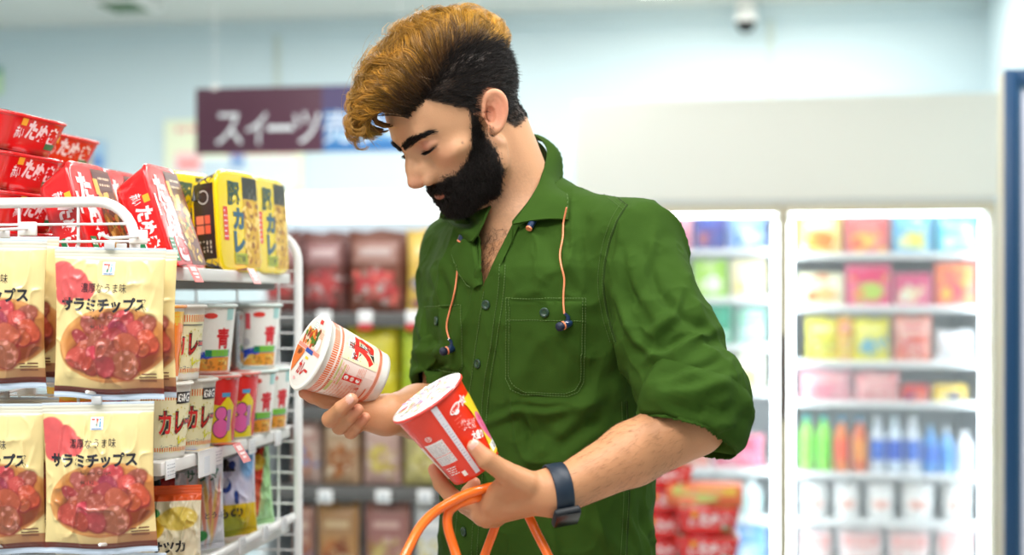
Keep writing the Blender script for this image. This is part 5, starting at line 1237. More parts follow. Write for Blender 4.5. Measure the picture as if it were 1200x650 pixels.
m = MB(); patch(m, pocket2, M_shirt, .0018); stitches(m, pocket2[1:], M_thread, off=.0022); stitches(m, [(499, 359), (541, 357)], M_thread, off=.0024)
sub(m).build('chest_pocket', shirt)
# placket down the front
pl_l = [(567, 332), (560, 380), (553, 430), (545, 500), (540, 560), (534, 610), (530, 655)]
pl_r = [(590, 300), (588, 345), (580, 400), (572, 450), (566, 520), (562, 580), (559, 620), (557, 655)]
L_ = catmull(pl_l, 60); R_ = catmull(pl_r, 60)
G = np.zeros((60, 10, 3))
for i in range(60):
    for j in range(10):
        x, y = L_[i]*(1-j/9)+R_[i]*(j/9); p, n = hit(x, y); G[i, j] = p+n*(0.0022 if 0 < j < 9 else .0)
m = MB(); m.grid(G, M_shirt, True)
stitches(m, L_[2:]+[3, 0], M_thread, off=.003); stitches(m, R_[2:]-[3, 0], M_thread, off=.003); stitches(m, R_[2:]+[2.5, 0], M_thread, off=.0012)
sub(m).build('placket', shirt)
m = MB()
for pl, nm in SEAMS:
    c_ = catmull(pl, 40); nn_ = np.gradient(c_, axis=0); nn_ = np.c_[-nn_[:, 1], nn_[:, 0]]/np.linalg.norm(nn_, axis=1)[:, None]
    stitches(m, c_+nn_*1.5, M_thread, off=.0008, r=.0004); stitches(m, c_+nn_*7, M_thread, off=.0008, r=.0004)
    m.tube(np.array([hit(a, b, .0001)[0] for a, b in c_]), .0009, M_shirt2, 5)
sub(m).build('seam_stitching', shirt)
M_btn = mat('dark_green_button', (34, 62, 48), .3)
def button(px, py, r=.0064):
    p, n = hit(px, py, .0030); m = MB()
    m.lathe([(0, .0012), (r*.55, .0012), (r*.7, .0022), (r*.95, .0018), (r, .0005), (r*.9, -.001), (0, -.001)], M_btn, 20)
    for a in range(4): m.tube([(r*.25*math.cos(a*1.57+.78), r*.25*math.sin(a*1.57+.78), .0011), (r*.25*math.cos(a*1.57+.78), r*.25*math.sin(a*1.57+.78), .0018)], .0005, M_thread, 6)
    q = Vector((0, 0, 1)).rotation_difference(Vector(n)).to_matrix().to_4x4(); q.translation = Vector(p)
    m.xf(q); sub(m).build('button', shirt)
for b in ((639, 366), (514, 376), (571, 357), (562, 426), (546, 622)): button(*b)
# rolled cuffs: torn-free thick rolls around each sleeve end
def cuff(name, cen, nrmv, r0, r1, lift, seed, wid=.045):
    cen = np.asarray(cen, float); nrmv = nrm(nrmv); m = MB()
    return m
def cloth_ring(cen, n, back, nr=64, rows=10):
    """sleeve end: rays from the arm axis find the cloth, rolled outward"""
    n = nrm(n); a = nrm(np.cross(n, [0, 0, 1.])); b = np.cross(n, a); G = np.zeros((rows, nr, 3))
    return a, b
def rolled(cen, n, length, lift, seed, parent):
    n = nrm(n); a = nrm(np.cross(n, [0.2, 1, 0.1])); b = np.cross(n, a); nr = 96
    prof = []   # (distance back along sleeve, lift)
    K = 14
    rows = []
    th = np.arange(nr)*2*math.pi/nr
    ts = np.linspace(0, 1, K)
    for i, t in enumerate(ts):
        back = -.001+length*t
        lf = lift*(math.sin(min(1, t*5)*math.pi/2))*(1 if t < .85 else (1-t)/.15*.8+.2)
        ring = []
        for k in range(nr):
            d = a*math.cos(th[k])+b*math.sin(th[k]); o = cen-n*max(back, .004)
            r = tree.ray_cast(Vector(o), Vector(d), .11)
            dist = (r[3] if r[3] is not None else .062); dist = min(dist, .068)
            ring.append(dist)
        ring = np.array(ring)
        for _ in range(3): ring = (ring+np.roll(ring, 1)+np.roll(ring, -1))/3
        wob = vnoise(np.c_[np.cos(th)*2.2+seed, np.sin(th)*2.2, np.full(nr, t*1.6)], 1.3, seed, 3)*.0035
        wob2 = np.sin(th*9+t*7+seed)*.0007
        dist = ring+lf+wob+wob2
        rows.append((cen-n*back)+dist[:, None]*(np.cos(th)[:, None]*a+np.sin(th)[:, None]*b))
    inner = [rows[0]*1.0]
    rows0 = []
    for s_, k_ in ((.85, .012), (.90, .004)):
        c0 = cen-n*k_; rows0.append(c0+(rows[0]-cen)*s_)
    G = np.array(rows0+rows); m = MB(); m.grid(G, M_shirt, True, cv=True)
    for k_ in (2.0,):
        e = rows[0]-n*.004; m.tube(e[::1]+(e-cen)*.012, .0004, M_thread, 4, closed=True)
    o = sub(m).build('rolled_cuff', parent); return o
rolled(T3(812, 507, 1.66)+np.array([0, .03, 0])*0+nL*-.004, nL, .066, .0070, 1, shirt)
rolled(T3(524, 446, 1.985), nR, .040, .004, 2, shirt)

# collar: two flaps folded over
def flap(fold, outer, nm, thick=.0026, stand=None, bulge=.006, n=26, k=12):
    A = catmull(fold, n); B = catmull(outer, n); G = np.zeros((k, n, 3))
    for i in range(k):
        t = i/(k-1.); G[i] = A*(1-t)+B*t; G[i] += np.array([.35, -.6, .5])*bulge*math.sin(t*math.pi)*1.0
    top = G; m = MB()
    nrml = np.cross(np.gradient(G, axis=1), np.gradient(G, axis=0)); nrml /= np.linalg.norm(nrml, axis=2)[..., None]+1e-9
    bot = G-nrml*thick
    m.grid(top, M_shirt, True); m.grid(bot, M_shirt, True, flip=True)
    e1 = np.concatenate([top[0, :], top[1:, -1], top[-1, ::-1][1:], top[::-1, 0][1:]]); e2 = np.concatenate([bot[0, :], bot[1:, -1], bot[-1, ::-1][1:], bot[::-1, 0][1:]])
    m.grid(np.array([e1, e2]), M_shirt, True)
    # edge stitching
    for row in (top[-2, :]*.5+top[-1, :]*.5+nrml[-1]*.0008, ):
        for j in range(0, n-1):
            m.tube(np.array([row[j]*.9+row[j+1]*.1, row[j]*.35+row[j+1]*.65]), .0005, M_thread, 4, cap=False)
    sub(m).build(nm, shirt); return
def Hp(px, py, off): return hit(px, py, off)[0]
flap([T3(597, 166, 2.012), T3(622, 157, 1.985), T3(640, 172, 1.945), T3(637, 200, 1.895), T3(622, 232, 1.850), T3(601, 262, 1.825)],
     [T3(600, 175, 2.03), T3(628, 163, 2.01), T3(656, 178, 1.96), Hp(665, 208, .006), Hp(668, 235, .005), Hp(668, 258, .003)], 'collar_flap')
flap([T3(578, 238, 1.885), T3(572, 250, 1.868), T3(567, 262, 1.862), T3(560, 276, 1.860), T3(554, 284, 1.862)],
     [T3(520, 246, 2.01), T3(516, 252, 1.99), Hp(517, 257, .004), Hp(533, 266, .005), Hp(552, 284, .004)], 'collar_flap', bulge=.003)
# collar stand around the neck
cs = []
for t in np.linspace(0, 1, 30):
    cs.append(t)
std = catmull([T3(600, 263, 1.838), T3(624, 232, 1.865), T3(640, 198, 1.91), T3(638, 176, 1.955), T3(618, 165, 1.995), T3(590, 175, 2.015), T3(560, 205, 2.00), T3(553, 235, 1.955), T3(558, 262, 1.90), T3(558, 284, 1.868)], 60)
m = MB(); cen = np.array([.0, 1.93, 1.5])
up = std+np.array([0, 0, .004]); lo = std+(std-cen)*np.array([.10, .10, 0])-np.array([0, 0, .034])
m.grid(np.array([up, (up+lo)/2+(std-cen)*.02, lo]), M_shirt, True); m.grid(np.array([up, (up+lo)/2+(std-cen)*.02, lo])-(std-cen)*.03, M_shirt2, True, flip=True)
sub(m).build('collar_stand', shirt)
# open front edges at the chest: left edge folds back like a lapel, right edge has a narrow facing
m = MB()
A = catmull([Hp(557, 281, .003), Hp(560, 300, .002), Hp(565, 333, .002)], 16); B = catmull([Hp(541, 282, .006), Hp(532, 298, .007), Hp(541, 320, .006), Hp(556, 338, .003)], 16)
G = np.array([A*(1-t)+B*t+np.array([-.2, -1, .2])*.004*math.sin(t*math.pi) for t in np.linspace(0, 1, 8)]); m.grid(G, M_shirt, True); m.grid(G+np.array([0, .0015, 0]), M_shirt2, True, flip=True)
stitches(m, [(534, 300), (541, 318), (555, 336)], M_thread, off=.0075)
sub(m).build('lapel', shirt)
m = MB()
A = catmull([Hp(603, 263, .003), Hp(592, 285, .0025), Hp(580, 308, .0025), Hp(569, 334, .002)], 24); B = catmull([Hp(609, 266, .003), Hp(598, 290, .0025), Hp(588, 312, .0025), Hp(578, 338, .002)], 24)
inn = A+np.array([-.002, .012, -.002])
G = np.array([inn, A+np.array([-.001, .003, 0]), A, A*.5+B*.5+np.array([0, -.0012, 0]), B]); m.grid(G, M_shirt, True)
sub(m).build('front_facing', shirt)
A = catmull([Hp(558, 284, .001), Hp(561, 305, .001), Hp(566, 333, .001)], 16)
m = MB(); m.grid(np.array([A+np.array([.001, .016, 0]), A+np.array([.001, .002, 0]), A+np.array([-.002, -.001, 0]), A+np.array([-.006, .001, 0])]), M_shirt, True); sub(m).build('front_facing', shirt)

# ---------------- trousers and shoes (below the picture, but he stands on the floor)
def leg_sdf(X):
    d = cap(X, [.00, 1.99, .93], [.00, 1.99, .45], .085, .060); d = smin(d, cap(X, [.00, 1.99, .45], [.00, 2.0, .05], .060, .050), .03)
    e = cap(X, [.09, 1.90, .93], [.095, 1.89, .45], .085, .060); e = smin(e, cap(X, [.095, 1.89, .45], [.10, 1.90, .05], .060, .050), .03)
    d = smin(d, e, .02); d = smin(d, torso_sdf(X, -.008)+np.clip(X[:, 2]-.98, 0, 1), .04); d = smax(d, .66-1.2*X[:, 2]-.62+.0*X[:, 0], .005)
    return smax(smax(d, X[:, 2]-1.0, .01), .035-X[:, 2], .005)+vnoise(X, 14, 4, 2)*.002
TX, TQ = surf_mesh(leg_sdf, (-.2, 1.70, .0), (.3, 2.2, 1.05), .008)
fastmesh('trousers', TX-BASE, TQ, [mat('dark_trousers', (40, 44, 52), .9)], None, pe)
for cx, cy in ((.0, 2.0), (.10, 1.90)):
    fd = nrm([-.8, -.6, 0]); m = MB()
    def shoe_sdf(X, c=np.array([cx, cy, 0])):
        d = cap(X, c+[0, 0, .045]-fd*.03, c+[0, 0, .035]+fd*.15, .045, .036); d = smin(d, cap(X, c+[0, 0, .04], c+[0, 0, .09], .046, .05), .02)
        return smax(smax(d, .001-X[:, 2], .004), X[:, 2]-.10, .004)
    a, b = surf_mesh(shoe_sdf, (cx-.25, cy-.2, -.02), (cx+.12, cy+.12, .13), .006)
    fastmesh('shoe', a-BASE, b, [mat('shoe_leather', (60, 60, 64), .5)], None, pe)
# ------------------------------------------------------------------ hair, beard, brows, lashes: real strands rooted in the skin
def strand_mesh(name, Pt, rad, cols, m, parent, sides=3):
    """Pt (N,K,3) paths; rad (K,) or (N,K); cols (N,K,3)"""
    N, K = Pt.shape[:2]
    T = np.gradient(Pt, axis=1); T /= np.linalg.norm(T, axis=2)[..., None]+1e-12
    ref = rng.normal(size=(N, 1, 3)); X = np.cross(T, ref); X /= np.linalg.norm(X, axis=2)[..., None]+1e-12; Y = np.cross(T, X)
    rad = np.broadcast_to(rad, (N, K)); a = np.arange(sides)*2*math.pi/sides
    V = Pt[:, :, None, :]+rad[..., None, None]*(np.cos(a)[None, None, :, None]*X[:, :, None, :]+np.sin(a)[None, None, :, None]*Y[:, :, None, :])
    c = np.repeat(cols[:, :, None, :], sides, 2).reshape(-1, 3)
    i, k, s = np.meshgrid(np.arange(N), np.arange(K-1), np.arange(sides), indexing='ij'); s2 = (s+1) % sides
    f = lambda kk, ss: (i*K+kk)*sides+ss
    Q = np.stack([f(k, s), f(k, s2), f(k+1, s2), f(k+1, s)], -1).reshape(-1, 4)
    return fastmesh(name, V.reshape(-1, 3)-BASE, Q, [m], c, parent)
M_hair = mat('hair_fibre', rough=.38, spec=.35, vcol=True)
M_beardh = mat('beard_fibre', rough=.5, spec=.3, vcol=True)
hIdx = np.where(hd)[0]
def h3(px, py, x):
    d = C(px, py, 1.0)-np.array([0, 0, CAMZ]); e = np.array([0, 0, CAMZ])
    t = (x*HS-(e-HO)@HX)/(d@HX); return e+t*d
GUIDE = [  # front to back, root to tip: picture direction and sideways offset from the middle of the head
 [(466, 136, .046), (452, 130, .050), (434, 136, .042), (422, 146, .030), (421, 157, .018), (434, 164, .008), (444, 163, .0)],
 [(476, 124, .054), (456, 110, .060), (434, 113, .050), (418, 126, .036), (412, 143, .018), (420, 156, .002), (434, 162, -.01)],
 [(492, 112, .062), (470, 92, .066), (446, 90, .054), (424, 102, .034), (411, 122, .012), (411, 142, -.008), (420, 152, -.02)],
 [(506, 98, .068), (488, 68, .068), (464, 62, .054), (440, 72, .030), (420, 90, .005), (411, 110, -.018), (413, 128, -.030)],
 [(518, 86, .070), (508, 48, .066), (486, 36, .050), (462, 42, .024), (440, 58, -.004), (425, 76, -.028), (420, 96, -.042)],
 [(532, 76, .070), (528, 34, .062), (512, 18, .044), (490, 20, .016), (468, 30, -.014), (450, 46, -.038), (442, 66, -.052)],
 [(546, 68, .068), (552, 32, .060), (542, 14, .040), (524, 10, .010), (504, 16, -.020), (488, 30, -.042), (478, 50, -.056)],
 [(558, 66, .065), (574, 40, .058), (574, 20, .038), (560, 12, .008), (542, 14, -.022), (526, 26, -.044), (515, 46, -.058)],
 [(568, 68, .060), (589, 56, .048), (593, 38, .026), (586, 22, .000), (570, 18, -.026), (554, 28, -.046), (545, 48, -.058)],
 [(576, 72, .050), (592, 64, .034), (597, 50, .010), (594, 36, -.012), (582, 30, -.034), (570, 38, -.050), (564, 56, -.060)]]
GP = np.array([[h3(*p) for p in g] for g in GUIDE])               # (10,7,3)
def gsurf(f, t):
    """f in 0..9 across guides, t in 0..1 along them"""
    f = np.clip(f, 0, 8.999); t = np.clip(t, 0, .9999)*6
    def cr(A, i, fr, n):
        return
    def w4(fr): return np.stack([-.5*fr+fr**2-.5*fr**3, 1-2.5*fr**2+1.5*fr**3, .5*fr+2*fr**2-1.5*fr**3, -.5*fr**2+.5*fr**3], -1)
    i = f.astype(int); wf = w4(f-i); j = t.astype(int); wt = w4(t-j); out = np.zeros(f.shape+(3,))
    for a in range(4):
        for b in range(4):
            out += (wf[..., a]*wt[..., b])[..., None]*GP[np.clip(i+a-1, 0, 9), np.clip(j+b-1, 0, 6)]
    return out
HC = frH((0, -.01, .06))
# the dense body of the quiff
ff, tt = np.meshgrid(np.linspace(0, 9, 70), np.linspace(0, .97, 60), indexing='ij')
G0 = gsurf(ff, tt); lockn = vnoise(np.c_[ff.ravel()*1.7, tt.ravel()*2.2], 1.0, 3, 3).reshape(ff.shape)
inw = (HC-G0); inw /= np.linalg.norm(inw, axis=2)[..., None]
G0 = G0+inw*(.017+.006*lockn+.004*np.cos(ff*9+tt*5))[..., None]
G1 = G0+inw*.012
darkb = np.array([srgb((70, 44, 22))])
Vb = np.concatenate([G0.reshape(-1, 3), G1.reshape(-1, 3)]); nb = G0.shape[1]; na = G0.shape[0]
def gq_(off, flip): 
    i, j = np.meshgrid(np.arange(na-1), np.arange(nb-1), indexing='ij'); q = np.stack([i*nb+j, (i+1)*nb+j, (i+1)*nb+j+1, i*nb+j+1], -1).reshape(-1, 4)+off
    return q[:, ::-1] if flip else q
ct = np.clip(tt*1.3, 0, 1)[..., None]; cb = srgb((44, 28, 18))*(1-ct)+srgb((120, 80, 34))*ct
hair = fastmesh('hair', Vb-BASE, np.concatenate([gq_(0, False), gq_(na*nb, True)]), [M_hair], np.concatenate([cb.reshape(-1, 3)]*2), pe)
# locks of the quiff
def quiff(N_lock, per, seed, lift0, lift1, r0, flo=0, fhi=9, t1=1.0, wave=1.0, spread=.16, clump=.6, bright=1.0):
    R = np.random.default_rng(seed); K = 20; t = np.linspace(0, 1, K)
    lf = R.uniform(flo, fhi, N_lock); ph = R.uniform(0, 6.28, N_lock); am = R.uniform(.16, .52, N_lock)*wave; fr = R.uniform(1.2, 2.2, N_lock); ln = R.uniform(.70, 1.0, N_lock)*t1
    st = R.uniform(-.02, .12, N_lock); dr = R.uniform(-.8, .8, N_lock); lft = R.uniform(lift0, lift1, N_lock); br = R.uniform(.45, 1.3, N_lock)*bright
    L = np.repeat(np.arange(N_lock), per); n = len(L); u = R.normal(0, spread, n); lu = R.normal(0, .0022, n)
    taper = (1-clump*t[None]**1.5)*(1+.9*np.clip(t[None]-.8, 0, 1)*2)
    tcur = st[L][:, None]+(ln[L]-st[L]+R.normal(0, .03, n))[:, None]*t[None]
    w = am[L][:, None]*np.sin(t[None]*fr[L][:, None]*6.28+ph[L][:, None])*(.3+t[None])
    f = lf[L][:, None]+dr[L][:, None]*t[None]*.9+u[:, None]*taper+w*1.4
    Pn = gsurf(np.clip(f, -.0, 9), np.clip(tcur, 0, 1))
    iw = HC-Pn; iw /= np.linalg.norm(iw, axis=2)[..., None]
    bump_ = .0050*np.sin(t[None]*fr[L][:, None]*6.28+ph[L][:, None]+1.3)
    rise = (lft[L][:, None]+lu[:, None]*taper+bump_)*np.sin(np.clip(t[None]*1.0+.12, 0, 1)*math.pi*.5)
    Pn = Pn-iw*(rise-.006)[..., None]
    # tips outside the guide range keep going with a curl
    Pn += R.normal(0, .0006, (n, 1, 3))*t[None, :, None]
    fly = (R.random(n) < .05); Pn += (R.normal(0, .008, (n, 1, 3))*(t[None, :, None]**2))*fly[:, None, None]
    b = (br[L]*R.uniform(.85, 1.15, n))[:, None]
    k = sm(tcur+R.normal(0, .05, (n, 1)), .0, .28)[..., None]; k2 = sm(tcur, .4, 1.0)[..., None]
    backness = sm(f, 3.5, 7)[..., None]
    c = srgb((52, 36, 24))*(1-k)+(srgb((178, 126, 44))*(1-backness*.6)+srgb((216, 164, 52))*backness*.6)*k; c = c*(1-k2*.6)+srgb((230, 188, 98))*k2*.6
    c = c*b[..., None]
    rad = np.interp(t, [0, .1, .7, 1], [r0*.8, r0, r0*.8, r0*.25])
    return Pn, np.broadcast_to(rad, (n, K)), c
for args in ((170, 32, 1, -.009, -.001, .00042), (150, 30, 2, -.005, .004, .00036), (40, 26, 3, .000, .009, .00030)):
    Pn, rd, c = quiff(*args, spread=.085, clump=.75); strand_mesh('hair_strands', Pn, rd, c, M_hair, hair)
# loose curls at the front fringe
R = np.random.default_rng(11); K = 22; t = np.linspace(0, 1, K); Ps = []
for i in range(26):
    f0 = R.uniform(.3, 4.5); rr = R.uniform(.006, .013); ph = R.uniform(-.6, .6); n = 14
    base = gsurf(np.full(1, f0), np.full(1, R.uniform(.55, .8)))[0]
    for k in range(n):
        a = t*R.uniform(3.4, 4.2)+ph; o = R.normal(0, .0011, 3)
        lx = np.full(K, 0.)+t*R.uniform(-.01, .01)+o[0]; ly = rr*np.sin(a)*1.0+.004+o[1]; lz = rr*np.cos(a)-rr+o[2]
        Ps.append(base+(np.c_[lx, ly, lz]*HS)@HR)
Ps = np.array(Ps); c = np.broadcast_to(srgb((190, 140, 66)), Ps.shape)*R.uniform(.75, 1.15, (len(Ps), 1, 1))
strand_mesh('hair_strands', Ps, np.broadcast_to(np.interp(t, [0, .7, 1], [.0003, .00026, .0001]), Ps.shape[:2]), c, M_hair, hair)
# short dark sides and nape
def grow(mask, n, length, flow, lift, K, jit, colr, rad, name, parent, seed, m, curl=0.0, away=None):
    R = np.random.default_rng(seed); pr = mask[hIdx]; pr = pr/pr.sum(); s = R.choice(hIdx, n, p=pr)
    root = BX[s]+R.normal(0, .0010, (n, 3)); N_ = BN[s]; Lc = BL[s]
    fl = (flow(Lc)@HR); fl = fl-N_*(fl*N_).sum(1)[:, None]; fl /= np.linalg.norm(fl, axis=1)[:, None]+1e-9
    ln = length(Lc)*R.uniform(.7, 1.15, n); lf = lift(Lc)
    t = np.linspace(0, 1, K); Pn = np.zeros((n, K, 3))
    d = fl*(1-lf)[:, None]+N_*lf[:, None]+R.normal(0, jit, (n, 3)); d /= np.linalg.norm(d, axis=1)[:, None]
    d2 = R.normal(0, 1, (n, 3)); ph = R.uniform(0, 6.28, n)
    for k in range(K):
        Pn[:, k] = root+(d*ln[:, None]*t[k]-N_*(ln*.25*t[k]**2)[:, None]*(1-lf)[:, None])+d2*(curl*np.sin(ph+t[k]*5)*t[k])[:, None]
    c = np.broadcast_to(np.asarray(colr(Lc, R))[:, None, :], (n, K, 3))
    return strand_mesh(name, Pn, np.broadcast_to(np.interp(t, [0, .6, 1], [rad, rad*.8, rad*.3]), (n, K)), c, m, parent)
dark = lambda L, R: srgb((26, 21, 20))*R.uniform(.6, 1.7, (len(L), 1))
area_w = 1+0*Lz
topm = sc_*sm(Lz, .035, .06)*(Lx < .075)
grow(sc_, 15000, lambda L: np.interp(L[:, 2], [-.04, -.01, .02, .05, .08], [.004, .008, .012, .016, .020]), lambda L: np.c_[0*L[:, 0], -.75+0*L[:, 1], -.65+L[:, 2]*6], lambda L: np.interp(L[:, 2], [-.03, .03, .08], [.25, .38, .5]), 5, .14, dark, .00038, 'short_side_hair', hair, 5, M_beardh)
# transition: longer dark strands combed up from the temple into the quiff
R = np.random.default_rng(21); n = 1500; K = 10; t = np.linspace(0, 1, K)
f = R.uniform(0, 9, n); s_ = gsurf(f, np.zeros(n)); e_ = gsurf(np.clip(f+R.normal(0, .4, n), 0, 9), R.uniform(.10, .32, n)); down = (s_-gsurf(f, np.full(n, .12))); down /= np.linalg.norm(down, axis=1)[:, None]+1e-9
s_ = s_+down*R.uniform(0, .014, n)[:, None]; s_ += (HC-s_)*.10*R.uniform(.6, 1.4, n)[:, None]
mid_ = (s_+e_)/2+(np.array(-(HC-(s_+e_)/2))*.04)
Pn = s_[:, None]*(1-t[None, :, None])**2+2*mid_[:, None]*(t*(1-t))[None, :, None]+e_[:, None]*(t**2)[None, :, None]+R.normal(0, .0015, (n, 1, 3))
c = (srgb((36, 25, 19))*(1-t[:, None]*.8)+srgb((110, 74, 36))*t[:, None]*.8)[None]*R.uniform(.6, 1.3, (n, 1, 1))
strand_mesh('hair_strands', Pn, np.broadcast_to(np.interp(t, [0, .6, 1], [.0004, .0004, .0001]), (n, K)), c, M_hair, hair)
# beard
def bflow(L):
    side = np.sign(L[:, 0]); mus = (L[:, 2] > -.056) & (L[:, 1] > .078)
    v = np.c_[0*side, .25+0*L[:, 1], -1+0*L[:, 2]]; v[mus] = np.c_[side*.9, -.2+0*side, -.8+0*side][mus]; return v
blen = lambda L: np.where((L[:, 2] > -.052) & (L[:, 1] > .078), .0075, np.interp(L[:, 2], [-.11, -.085, -.05, -.02, .02], [.007, .010, .010, .0065, .005])*np.interp(L[:, 1], [0, .03, .08], [.75, .9, 1.1]))
beard_p = np.where(bm_ > .25, bm_, 0)+0
bd = grow(beard_p, 15000, blen, bflow, lambda L: np.interp(L[:, 2], [-.10, -.06, .02], [.55, .42, .25]), 6, .22, lambda L, R: srgb((24, 18, 16))*R.uniform(.5, 2.2, (len(L), 1)), .00036, 'beard', pe, 6, M_beardh, curl=.0012)
edge = hd*np.clip(beard_mask(BL+np.array([0, 0, -.006]))+beard_mask(BL+np.array([0, .006, .0]))-bm_*1.5, 0, 1)*(Lx > .012)*(BL[:, 1] < .09)
grow(edge, 2600, lambda L: .0040+0*L[:, 0], bflow, lambda L: .25+0*L[:, 0], 4, .25, lambda L, R: srgb((34, 26, 22))*R.uniform(.6, 1.6, (len(L), 1)), .00024, 'beard_edge_hair', bd, 8, M_beardh)
# brows
bwm = np.where(bw > .25, bw, 0)
grow(bwm, 1500, lambda L: .0085+0*L[:, 0], lambda L: np.c_[np.sign(L[:, 0])*1.0, 0*L[:, 0], np.interp(np.abs(L[:, 0]), [.008, .03, .05], [.7, .15, -.5])], lambda L: .22+0*L[:, 0], 5, .12, lambda L, R: srgb((24, 18, 16))*R.uniform(.6, 1.5, (len(L), 1)), .00034, 'eyebrows', pe, 9, M_beardh)
# lashes
R = np.random.default_rng(4); Ps = []
for sgn in (1, -1):
    Ps = []
    for i in range(200):
        x = R.uniform(.018, .047); z = .0088+.002*((x-.032)/.014)**2; s0 = np.array([sgn*x, .0868-.35*abs(x-.030)**1.0*.6, z]); tl = R.uniform(.006, .0095)
        dirn = np.array([sgn*(x-.030)*22, 1.0, -.45]); dirn /= np.linalg.norm(dirn); t = np.linspace(0, 1, 6)[:, None]
        Ps.append(frH(s0+dirn*tl*t+np.array([0, 0, .0025])*t**2-np.array([0, .003, 0])))
    Ps = np.array(Ps); strand_mesh('eyelashes', Ps, np.broadcast_to(np.array([.0003, .00028, .00024, .0002, .00014, .00006]), Ps.shape[:2]), np.broadcast_to(srgb((16, 12, 12)), Ps.shape), M_beardh, pe)
# chest and forearm hair
ppb = proj(BX)
cm = (inpoly(ppb, [(560, 285), (567, 330), (600, 268), (575, 265)]) & (BX[:, 1] < 1.95)).astype(float)
def grow_any(mask, n, ln, flow, rad, seed, name, colr, jit=.3, lift=.3):
    R = np.random.default_rng(seed); ids = np.where(mask > 0)[0]
    if len(ids) == 0: return
    s = R.choice(ids, n); N_ = BN[s]; fl = np.tile(flow, (n, 1))+R.normal(0, jit, (n, 3)); fl -= N_*(fl*N_).sum(1)[:, None]; fl /= np.linalg.norm(fl, axis=1)[:, None]
    t = np.linspace(0, 1, 5); L = R.uniform(.6, 1.2, n)*ln; Pn = BX[s][:, None]+(fl*L[:, None])[:, None]*t[None, :, None]+N_[:, None]*(L[:, None]*lift*np.sin(t*2.6)[None])[..., None]
    strand_mesh(name, Pn, np.broadcast_to(np.interp(t, [0, 1], [rad, rad*.3]), (n, 5)), np.broadcast_to(srgb(colr), Pn.shape), M_beardh, pe)
grow_any(cm, 240, .011, (0, -.2, -1), .00016, 31, 'chest_hair', (50, 34, 26), .6, .15)
fa = ((BX[:, 0] > .06) & (BX[:, 0] < .20) & (BX[:, 1] < 1.735) & (BX[:, 2] < 1.29)).astype(float)
grow_any(fa, 1100, .009, (-.75, .05, -.5), .00010, 32, 'forearm_hair', (92, 62, 42), .25, .12)
# finger nails
def nail(pts, rs, up, parent, w=.0055, l=.0105):
    a, b = T3(*pts[-2]), T3(*pts[-1]); d = nrm(b-a); n = np.asarray(up, float); n = nrm(n-d*n.dot(d)); s = np.cross(d, n); r = rs[-1]
    G = []
    for i, u in enumerate(np.linspace(-1, 1, 9)):
        row = []
        for v in np.linspace(-1, 1, 9):
            ang = v*.85; ww = math.sqrt(max(0, 1-(abs(u)**3)*.35)); ax = b+d*(u*l*.5+.0015)
            rr = r+.0001-.0014*max(0, u)**2*1.0
            row.append(ax+(n*math.cos(ang*ww)+s*math.sin(ang*ww))*rr)
        G.append(row)
    m = MB(); m.grid(np.array(G), mat('finger_nail', (232, 176, 158), .25, coat=.4), True); sub(m).build('fingernail', parent)
nail(LH_F[0][0], LH_F[0][1], (-.15, -1, .55), body)
nail(RH_F[1][0], RH_F[1][1], (-.25, -1, .35), body)

# ------------------------------------------------------------------ cups of noodles in his hands
def white_side(ar):
    ar.rect(-.125, .010, .125, .088, K_pinkp)
    comb(ar, -.122, .122, .079, .008, K_or, 96); comb(ar, -.122, .122, .013, .0045, K_or, 96)
    comb(ar, -.122, .122, .073, .0035, K_or, 96)
    # big panel with the flavour name (faces up)
    ar.rect(.012, .019, .066, .071, K_cream)
    for k in range(60):
        R = np.random.default_rng(k); ar.ell(R.uniform(.014, .064), R.uniform(.021, .069), .0012, .0007, K_lg, 6, R.uniform(0, 3))
    ar.text('カ', .032, .045, .042, K_w, bold=.10); ar.text('カ', .032, .045, .040, K_bk, bold=.075); ar.text('カ', .032, .045, .038, K_red, bold=.04)
    ar.text('レー', .056, .044, .024, K_bk, bold=.03); ar.text('レー', .056, .044, .0235, K_red, bold=.01)
    # information side
    lines(ar, -.020, .056, .008, .070, 6, K_or, 3, .0005); lines(ar, -.020, .032, .010, .044, 5, K_or, 4, .0005)
    ar.rect(-.0115, .034, -.0035, .060, K_red)
    for k, c in enumerate((K_w, K_pinkp, K_w)): ar.ell(-.0075, .0385+k*.0085, .0028, .0030, c, 12)
    lines(ar, -.045, .030, -.016, .068, 9, K_or, 5, .0006); ar.rect(-.020, .062, .006, .0635, K_lg); ar.rect(-.045, .022, -.014, .0235, K_or)
    ar.text('46', -.018, .034, .004, K_red, rot=0); ar.rect(-.014, .069, .010, .071, K_lg)
    ar.rect(-.034, .069, -.016, .0725, K_lg)
